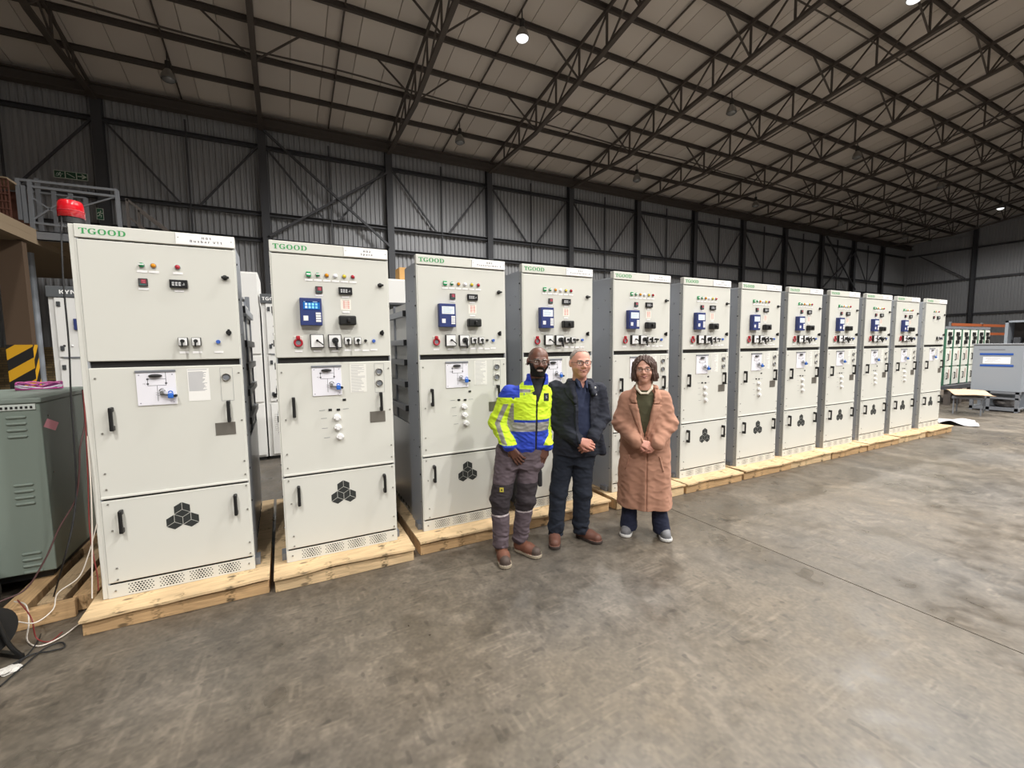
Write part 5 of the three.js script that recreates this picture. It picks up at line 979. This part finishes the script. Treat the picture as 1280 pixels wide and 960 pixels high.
  const ts = (x, y, z) => Math.max(smin(smin(Math.min(smin(tl(x, y, z), 9, 0.01), tr(x, y, z)), pel(x, y, z), 0.05), pocket(x, y, z), 0.012) + ft(x, y, z) + bunch(x, y, z), 0.075 - y);
  const tg = splitBy(netMesh(ts, [-0.27, 0.05, -0.19], [0.32, 0.95, 0.27], 0.0065), (x, y, z) => { const left = tl(x, y, z) < tr(x, y, z); const ky = left ? 0.36 : 0.37; if (z > 0.0 && Math.abs(y - ky) < 0.006) return 'piping'; if (y < 0.6 && y > ky && z > (left ? 0.02 : -0.03)) return 'patch'; return 'main'; });
  const T = part('trousers', tg.main, cloth(0x584c52, 0.9), t); part('knee_patch', tg.patch, cloth(0x2d262a, 0.9), T); part('piping', tg.piping, std(0xb9aeb0, 0.7), T);
  { const q = k(-0.108, 0.515, 0.162), b = part('pocket_label', rbx(0.03, 0.034, 0.004, 0.001).rotateY(-0.15).translate(...q), std(0xcfc04a, 0.7), t); part('label_mark', bx(0.012, 0.012, 0.004).rotateY(-0.15).translate(q[0], q[1], q[2] + 0.002), M.black, b);
    const w = k(0.205, 0.6, 0.06); part('tool_pouch', rbx(0.035, 0.13, 0.05, 0.012).translate(w[0], w[1], w[2] - 0.03), std(0x1d1b1d, 0.8), t); }
  const bm = { upper: std(0x6e4636, 0.6), sole: std(0x9b8f7c, 0.8), cap: std(0x4d4039, 0.7) };
  boot(t, [-0.125, 0.03], [-0.072, 0.3], [-0.12, 0.11, 0.1], bm, 0.006); boot(t, [-0.005, -0.03], [0.19, 0.13], [0.035, 0.11, 0.01], bm, 0.006);
}
// ---- man in the navy jacket
{
  const D = 3.73, k = K(D), t = thing('person', 'grey-haired man with glasses, navy jacket, jeans and clasped hands', 'person', [3.605, 0, 0.48], rad(-34.9));
  const skin = col(0xd39a87), hc = k(0.092, 1.53, 0.03), HM = headMatrix(hc, 0.3, 0.02, 0.02, 1.0), o = { w: 1.06, jaw: 1.24 };
  const sh = { L: k(-0.115, 1.305, -0.02), eL: k(-0.12, 1.03, 0.0), wL: k(0.07, 0.872, 0.185), R: k(0.235, 1.295, -0.03), eR: k(0.27, 1.065, -0.01), wR: k(0.2, 0.9, 0.165) };
  const hip = { L: k(-0.03, 0.8, 0), kL: k(-0.095, 0.42, 0.05), aL: [-0.12, 0.1, 0.07], R: k(0.115, 0.8, 0), kR: k(0.108, 0.42, 0.03), aR: [0.095, 0.1, 0.0] };
  const hs = headSDF(o), head = netMesh(hs, [-0.105, -0.19, -0.12], [0.105, 0.125, 0.125], 0.0042);
  paint(head, headPaint({ ...o, skin, iris: col(0x3a3530), white: col(0xd8d0ca), brow: col(0x8b7568), lip: col(0xb5746a), teeth: col(0xe8e2da), stubble: (x, y, z) => y < -0.045 && z > 0.0, stubbleCol: col(0xcf9886) }));
  head.applyMatrix4(HM);
  // his right hand (image left) laid over the left
  const f1 = handSDF(v3(sh.wL).add(V(0.015, -0.004, 0.02)), V(0.8, -0.2, 0.18), V(0.0, 0.35, 0.93), 1, [0.55, 0.8, 0.5], 0.6, 0.98), h1 = netMesh(f1, [-0.02, 0.74, 0.1], [0.26, 1.0, 0.34], 0.004);
  const f2 = handSDF(v3(sh.wR).add(V(-0.012, -0.022, 0.015)), V(-0.75, -0.55, 0.12), V(0.15, 0.3, 0.93), -1, [0.45, 0.6, 0.4], 0.6, 0.98), h2 = netMesh(f2, [0.0, 0.72, 0.06], [0.28, 0.98, 0.32], 0.004);
  const limb = netMesh(blend(0.03, sdLoft([[0.74, 0.04, 0, 0.13, 0.09], [1.0, 0.06, 0, 0.12, 0.09], [1.25, 0.06, 0, 0.14, 0.085], [1.38, 0.08, 0, 0.06, 0.05]]), sdCap(sh.L, sh.eL, 0.042, 0.034), sdCap(sh.eL, sh.wL, 0.034, 0.026), sdCap(sh.R, sh.eR, 0.042, 0.034), sdCap(sh.eR, sh.wR, 0.034, 0.026), sdCap(hip.L, hip.kL, 0.06, 0.05), sdCap(hip.kL, hip.aL, 0.046, 0.035), sdCap(hip.R, hip.kR, 0.06, 0.05), sdCap(hip.kR, hip.aR, 0.046, 0.035)), [-0.3, 0.05, -0.2], [0.42, 1.42, 0.28], 0.014);
  for (const g of [h1, h2, limb]) paint(g, () => col(0xcd8f7e));
  assemble(t, [head, h1, h2, limb], skinMat(0.5));
  const hair = (x, y, z) => { const ab = Math.abs(x), d = hs(x, y, z) - 0.0035 - 0.003 * N(x * 150, y * 150, z * 150), front = 0.094 - 0.45 * Math.max(0, ab - 0.03), side = z > 0.0 ? 0.03 + (z - 0.0) * 1.1 : z > -0.035 ? 0.022 : -0.045; return Math.max(d, Math.min(front, side) - y, ab > 0.076 && y < 0.03 ? 1 : -1, z > 0.035 ? front - y : -1); };
  part('hair', netMesh(hair, [-0.1, -0.08, -0.13], [0.1, 0.14, 0.12], 0.0042).applyMatrix4(HM), std(0x948b84, 0.85), t);
  glasses(t, HM, std(0x1b1b1f, 0.35), 0.027, 0.0155);
  const fo = fold(0.008, 7, 11, 7, 5), tor = sdLoft([[0.755, 0.05, 0.0, 0.2, 0.15], [0.86, 0.055, 0.005, 0.195, 0.15], [1.0, 0.06, 0.01, 0.185, 0.15], [1.12, 0.06, 0.008, 0.185, 0.145], [1.24, 0.06, 0, 0.19, 0.135], [1.32, 0.065, -0.01, 0.17, 0.11], [1.365, 0.08, -0.01, 0.11, 0.09], [1.385, 0.09, -0.01, 0.075, 0.07]]);
  const aL = blend(0.03, sdCap(sh.L, sh.eL, 0.078, 0.07), sdCap(sh.eL, sh.wL, 0.068, 0.054)), aR = blend(0.03, sdCap(sh.R, sh.eR, 0.076, 0.068), sdCap(sh.eR, sh.wR, 0.066, 0.054));
  const cr = (x, y, z) => 0.005 * Math.sin(y * 75 + x * 40) * sstep(0.12, 0.02, Math.abs(y - 1.04));
  const cx = y => 0.115 + (1.3 - y) * 0.03, wv = y => 0.012 + 0.038 * sstep(0.82, 1.0, y) + 0.012 * sstep(1.2, 1.33, y);
  const coll = blend(0.02, sdCap(k(0.0, 1.36, 0.03), k(0.035, 1.25, 0.13), 0.024, 0.02), sdCap(k(0.165, 1.35, 0.04), k(0.205, 1.27, 0.115), 0.022, 0.024), sdCap(k(0.005, 1.375, -0.02), k(0.09, 1.39, -0.085), 0.026, 0.026), sdCap(k(0.09, 1.39, -0.085), k(0.175, 1.37, -0.01), 0.026, 0.024), sdCap(k(0.005, 1.375, -0.02), k(0.0, 1.36, 0.03), 0.026, 0.024), sdCap(k(0.175, 1.37, -0.01), k(0.165, 1.35, 0.04), 0.024, 0.022), sdCap(k(0.035, 1.25, 0.13), k(0.06, 1.12, 0.152), 0.014, 0.008));
  const flap = sdCap(k(0.24, 0.9, 0.03), k(0.275, 0.775, 0.0), 0.045, 0.035);
  const jk = (x, y, z) => { let body = smin(tor(x, y, z), flap(x, y, z), 0.03); body = Math.max(body, -Math.max(Math.abs(x - cx(y)) - wv(y), 0.04 - z, 0.8 - y)); body = smin(body, coll(x, y, z), 0.014); return smin(body, Math.min(aL(x, y, z), aR(x, y, z)) + cr(x, y, z), 0.022) + fo(x, y, z); };
  const J = part('jacket', netMesh((x, y, z) => Math.max(jk(x, y, z), 0.74 - y), [-0.26, 0.72, -0.2], [0.4, 1.44, 0.29], 0.006), cloth(0x1c1f2b, 0.9), t);
  for (const [n, rows] of [['collar_flap', [[1.372, 0.055, -0.012], [1.33, 0.056, -0.045], [1.285, 0.06, -0.04], [1.24, 0.062, 0.0], [1.2, 0.064, 0.045]]], ['collar_flap', [[1.365, 0.155, 0.2], [1.335, 0.165, 0.245], [1.295, 0.168, 0.25], [1.26, 0.17, 0.205], [1.225, 0.172, 0.18]]], ['front_placket', [[1.2, 0.038, 0.062], [1.05, 0.04, 0.064], [0.88, 0.072, 0.096]]]]) part(n, flapPatch(jk, rows.map(([y, a, b]) => [y, a * 0.965, b * 0.965]), 0.012), J.material, J);
  { const q = k(0.222, 1.262, 0.14); part('chest_badge', rbx(0.014, 0.014, 0.006, 0.003).translate(...q), std(0xb9bcc4, 0.5), J); const w = k(0.216, 1.32, 0.1); part('collar_stud', rbx(0.012, 0.016, 0.01, 0.003).translate(...w), std(0xe0e0e0, 0.5), J); }
  const shirt = sdLoft([[0.76, 0.06, 0, 0.17, 0.128], [1.0, 0.065, 0.008, 0.165, 0.136], [1.15, 0.065, 0.005, 0.16, 0.13], [1.28, 0.075, -0.005, 0.14, 0.105], [1.345, 0.09, -0.005, 0.075, 0.075], [1.385, 0.09, -0.003, 0.068, 0.068]]), sc = blend(0.012, sdCap(k(0.06, 1.385, 0.06), k(0.085, 1.325, 0.105), 0.014, 0.012), sdCap(k(0.135, 1.385, 0.06), k(0.145, 1.32, 0.1), 0.014, 0.012));
  part('shirt', netMesh((x, y, z) => { const vn = Math.max(Math.abs(x - 0.112) - Math.max(0, (y - 1.315) * 0.32), 0.02 - z, 1.31 - y); return Math.max(smin(shirt(x, y, z), sc(x, y, z), 0.012), -vn) + 0.5 * fo(x, y, z); }, [-0.15, 0.74, -0.15], [0.28, 1.42, 0.19], 0.0065), cloth(0x232b45, 0.85), t);
  const ft = fold(0.006, 8, 13, 8, 3), bunch = (x, y, z) => 0.007 * Math.sin(y * 75 + 4 * N(x * 15, y * 15, z * 15)) * sstep(0.28, 0.12, y) + 0.004 * Math.sin(y * 60 + x * 30) * sstep(0.08, 0.02, Math.abs(y - 0.4));
  const tl = blend(0.03, sdCap(hip.L, hip.kL, 0.1, 0.076), sdCap(hip.kL, hip.aL, 0.074, 0.066)), tr = blend(0.03, sdCap(hip.R, hip.kR, 0.098, 0.078), sdCap(hip.kR, hip.aR, 0.076, 0.07)), pel = sdLoft([[0.68, 0.045, 0, 0.15, 0.11], [0.78, 0.045, 0, 0.17, 0.12], [0.9, 0.05, 0, 0.15, 0.11]]);
  part('jeans', netMesh((x, y, z) => Math.max(smin(Math.min(tl(x, y, z), tr(x, y, z)), pel(x, y, z), 0.05) + ft(x, y, z) + bunch(x, y, z), 0.06 - y), [-0.26, 0.04, -0.17], [0.3, 0.93, 0.2], 0.0065), cloth(0x181e2b, 0.9), t);
  const bm = { upper: std(0x694539, 0.6), sole: std(0x3a302b, 0.8) };
  boot(t, [-0.128, -0.03], [-0.122, 0.235], [-0.12, 0.1, 0.05], bm, 0.006); boot(t, [0.06, -0.06], [0.262, 0.085], [0.095, 0.1, -0.03], bm, 0.006);
}
// ---- woman in the camel coat
{
  const D = 3.962, k = K(D), t = thing('person', 'woman with brown bob and glasses in a long camel coat', 'person', [4.264, 0, 0.73], rad(-44.9));
  const skin = col(0xd9a48f), hc = k(-0.042, 1.462, 0.04), HM = headMatrix(hc, -0.04, 0.0, 0.03, 0.95), o = { w: 1.1, jaw: 1.1 };
  const sh = { L: k(-0.178, 1.195, -0.01), eL: k(-0.232, 0.99, 0.02), wL: k(-0.1, 0.825, 0.2), R: k(0.105, 1.2, -0.01), eR: k(0.16, 0.995, 0.02), wR: k(0.075, 0.82, 0.2) };
  const hs = headSDF(o), head = netMesh(hs, [-0.11, -0.19, -0.12], [0.11, 0.125, 0.125], 0.0042);
  paint(head, headPaint({ ...o, skin, iris: col(0x3c332c), white: col(0xdcd4ce), brow: col(0x6b5040), lip: col(0xc4827c), teeth: col(0xe8e0da) }));
  head.applyMatrix4(HM);
  const f1 = handSDF(v3(sh.wL).add(V(0.02, -0.004, 0.012)), V(0.85, -0.2, 0.15), V(-0.05, 0.45, 0.9), 1, [0.5, 0.75, 0.5], 0.6, 0.9), h1 = netMesh(f1, [-0.16, 0.7, 0.1], [0.12, 0.96, 0.34], 0.004);
  const f2 = handSDF(v3(sh.wR).add(V(-0.016, -0.012, 0.012)), V(-0.85, -0.2, 0.1), V(0.05, 0.35, 0.93), -1, [0.4, 0.6, 0.4], 0.6, 0.9), h2 = netMesh(f2, [-0.14, 0.7, 0.1], [0.14, 0.95, 0.32], 0.004);
  const lg = { L: k(-0.11, 0.8, 0), kL: k(-0.15, 0.42, 0.02), aL: [-0.165, 0.08, 0.02], R: k(0.05, 0.8, 0), kR: k(0.09, 0.42, 0.02), aR: [0.115, 0.08, 0.02] };
  const limb = netMesh(blend(0.03, sdLoft([[0.7, -0.035, 0, 0.13, 0.09], [1.0, -0.035, 0, 0.11, 0.08], [1.2, -0.035, 0, 0.13, 0.08], [1.3, -0.04, 0, 0.055, 0.05]]), sdCap(sh.L, sh.eL, 0.042, 0.038), sdCap(sh.eL, sh.wL, 0.036, 0.026), sdCap(sh.R, sh.eR, 0.042, 0.038), sdCap(sh.eR, sh.wR, 0.036, 0.026), sdCap(lg.L, lg.kL, 0.055, 0.042), sdCap(lg.kL, lg.aL, 0.04, 0.032), sdCap(lg.R, lg.kR, 0.055, 0.042), sdCap(lg.kR, lg.aR, 0.04, 0.032)), [-0.32, 0.04, -0.2], [0.26, 1.33, 0.28], 0.014);
  for (const g of [h1, h2, limb]) paint(g, () => col(0xd79a88));
  assemble(t, [head, h1, h2, limb], skinMat(0.5));
  const strand = (x, y, z) => 0.004 * Math.sin(x * 240 + 6 * N(x * 20, y * 8, z * 20)) + 0.003 * Math.sin(z * 260 + 6 * N(x * 20, y * 8, z * 20));
  const hairS = (x, y, z) => { const sh0 = blend(0.03, sdEll([0, 0.035, -0.015], [0.098, 0.094, 0.108]), sdLoft([[-0.105, 0, -0.028, 0.112, 0.082], [-0.075, 0, -0.02, 0.122, 0.095], [0, 0, -0.012, 0.108, 0.1], [0.05, 0, -0.01, 0.095, 0.1]]))(x, y, z) + strand(x, y, z); const open = sdLoft([[-0.2, 0, 0.12, 0.078, 0.14], [-0.06, 0, 0.12, 0.081, 0.135], [0.0, -0.002, 0.12, 0.08, 0.118], [0.04, -0.006, 0.12, 0.062, 0.095], [0.07, -0.01, 0.12, 0.036, 0.07], [0.092, -0.012, 0.12, 0.006, 0.05]])(x, y, z); const neckCut = sdEll([0, -0.14, 0.0], [0.06, 0.08, 0.07])(x, y, z); return Math.max(sh0, -open, -neckCut); };
  part('hair', netMesh(hairS, [-0.13, -0.14, -0.14], [0.13, 0.145, 0.11], 0.0042).applyMatrix4(HM), std(0x4a332a, 0.6), t);
  glasses(t, HM, std(0x7d6a60, 0.35, 0.4), 0.025, 0.015);
  // coat
  const fo = fold(0.008, 6, 9, 6, 11), skirtFold = (x, y, z) => 0.008 * Math.sin(Math.atan2(z, x + 0.03) * 7 + y * 2) * sstep(0.8, 0.35, y);
  const tor = sdLoft([[0.255, -0.025, 0.0, 0.235, 0.17], [0.5, -0.028, 0.0, 0.225, 0.165], [0.76, -0.03, 0.005, 0.212, 0.155], [0.98, -0.032, 0.005, 0.2, 0.145], [1.12, -0.034, 0, 0.192, 0.135], [1.21, -0.036, -0.008, 0.168, 0.115], [1.27, -0.038, -0.012, 0.122, 0.092], [1.32, -0.04, -0.015, 0.085, 0.075]]);
  const aL = blend(0.04, sdCap(sh.L, sh.eL, 0.08, 0.072), sdCap(sh.eL, sh.wL, 0.07, 0.058)), aR = blend(0.04, sdCap(sh.R, sh.eR, 0.08, 0.072), sdCap(sh.eR, sh.wR, 0.07, 0.058));
  const cr = (x, y, z) => 0.0045 * Math.sin(y * 80 + Math.abs(x) * 45 + 2 * N(x * 9, y * 9, z * 9)) * sstep(0.16, 0.03, Math.abs(y - 1.0));
  const c0 = -0.03, wv = y => 0.07 * sstep(0.86, 1.3, y) + 0.008 * sstep(0.9, 1.0, y);
  const lap = blend(0.016, sdCap([c0 - 0.08, 1.305, 0], [c0, 1.325, -0.075], 0.024, 0.024), sdCap([c0, 1.325, -0.075], [c0 + 0.08, 1.305, 0], 0.024, 0.024));
  const ct = (x, y, z) => { let b = tor(x, y, z) + skirtFold(x, y, z); b = Math.max(b, -Math.max(Math.abs(x - c0) - wv(y), 0.03 - z, 0.86 - y)); b = smin(b, lap(x, y, z), 0.008); if (z > 0.06 && y < 0.9) b += 0.012 * sstep(0.008, 0.0, Math.abs(x - c0 - 0.02)); b = smin(b, Math.min(aL(x, y, z), aR(x, y, z)) + cr(x, y, z), 0.03); return Math.max(b + fo(x, y, z), 0.262 - y); };
  const CT = part('coat', netMesh(ct, [-0.37, 0.23, -0.21], [0.31, 1.37, 0.31], 0.0065), cloth(0xa97d68, 0.95, { sheen: 0.4 }), t);
  for (const s of [-1, 1]) { part('collar', flapPatch(ct, [[1.315, 0.07, 0.1], [1.27, 0.072, 0.118], [1.22, 0.066, 0.132], [1.185, 0.062, 0.12], [1.178, 0.06, 0.07]].map(([y, a, b]) => [y, c0 + s * a, c0 + s * b]), 0.016, 12, 40), CT.material, CT); part('lapel', flapPatch(ct, [[1.176, 0.06, 0.075], [1.166, 0.058, 0.135], [1.15, 0.056, 0.132], [1.0, 0.03, 0.07], [0.865, 0.006, 0.012]].map(([y, a, b]) => [y, c0 + s * a, c0 + s * b]), 0.015, 12, 60), CT.material, CT); }
  for (const s of [-1, 1]) part('pocket_welt', flapPatch((x, y, z) => tor(x, y, z), [[0.74, c0 + s * 0.115, c0 + s * 0.13], [0.6, c0 + s * 0.15, c0 + s * 0.165]], 0.01, 4, 16), CT.material, CT);
  const top = sdLoft([[0.8, -0.03, 0, 0.17, 0.125], [1.0, -0.03, 0, 0.165, 0.125], [1.15, -0.035, -0.003, 0.15, 0.11], [1.24, -0.038, -0.005, 0.1, 0.085], [1.285, -0.04, -0.002, 0.066, 0.07]]);
  part('olive_top', netMesh((x, y, z) => top(x, y, z) + 0.5 * fo(x, y, z), [-0.22, 0.78, -0.15], [0.16, 1.31, 0.15], 0.007), cloth(0x4a4833, 0.9), t);
  const cl = blend(0.006, ...[-1, 1].flatMap(s => [sdCap([-0.04 + s * 0.064, 1.36, 0.0], [-0.04 + s * 0.06, 1.3, 0.058], 0.01, 0.011), sdCap([-0.04 + s * 0.06, 1.3, 0.058], [-0.04 + s * 0.026, 1.262, 0.082], 0.011, 0.009)]), sdCap([-0.066, 1.262, 0.082], [-0.014, 1.262, 0.082], 0.009, 0.009));
  part('blouse_collar', netMesh(cl, [-0.13, 1.23, -0.03], [0.05, 1.39, 0.11], 0.0045), cloth(0xe6dcc8, 0.85), t);
  const fl = (a, b, c) => blend(0.02, sdCap(a, b, 0.068, 0.06), sdCap(b, c, 0.06, 0.075)), tL = fl(lg.L, k(-0.15, 0.3, 0.02), [-0.158, 0.07, 0.02]), tR = fl(lg.R, k(0.09, 0.3, 0.02), [0.12, 0.07, 0.02]), ft = fold(0.006, 8, 12, 8, 17);
  part('trousers', netMesh((x, y, z) => Math.max(Math.min(tL(x, y, z), tR(x, y, z)) + ft(x, y, z), 0.035 - y, y - 0.6), [-0.26, 0.02, -0.1], [0.22, 0.62, 0.14], 0.007), cloth(0x1b2036, 0.9), t);
  const bm = { upper: std(0x77777a, 0.75), sole: std(0xd6d4d0, 0.6) };
  boot(t, [-0.155, -0.09], [-0.185, 0.14], [-0.16, 0.09, -0.03], bm, 0.006, true); boot(t, [0.115, -0.09], [0.165, 0.135], [0.12, 0.09, -0.03], bm, 0.006, true);
}
renderer.render(scene, camera);
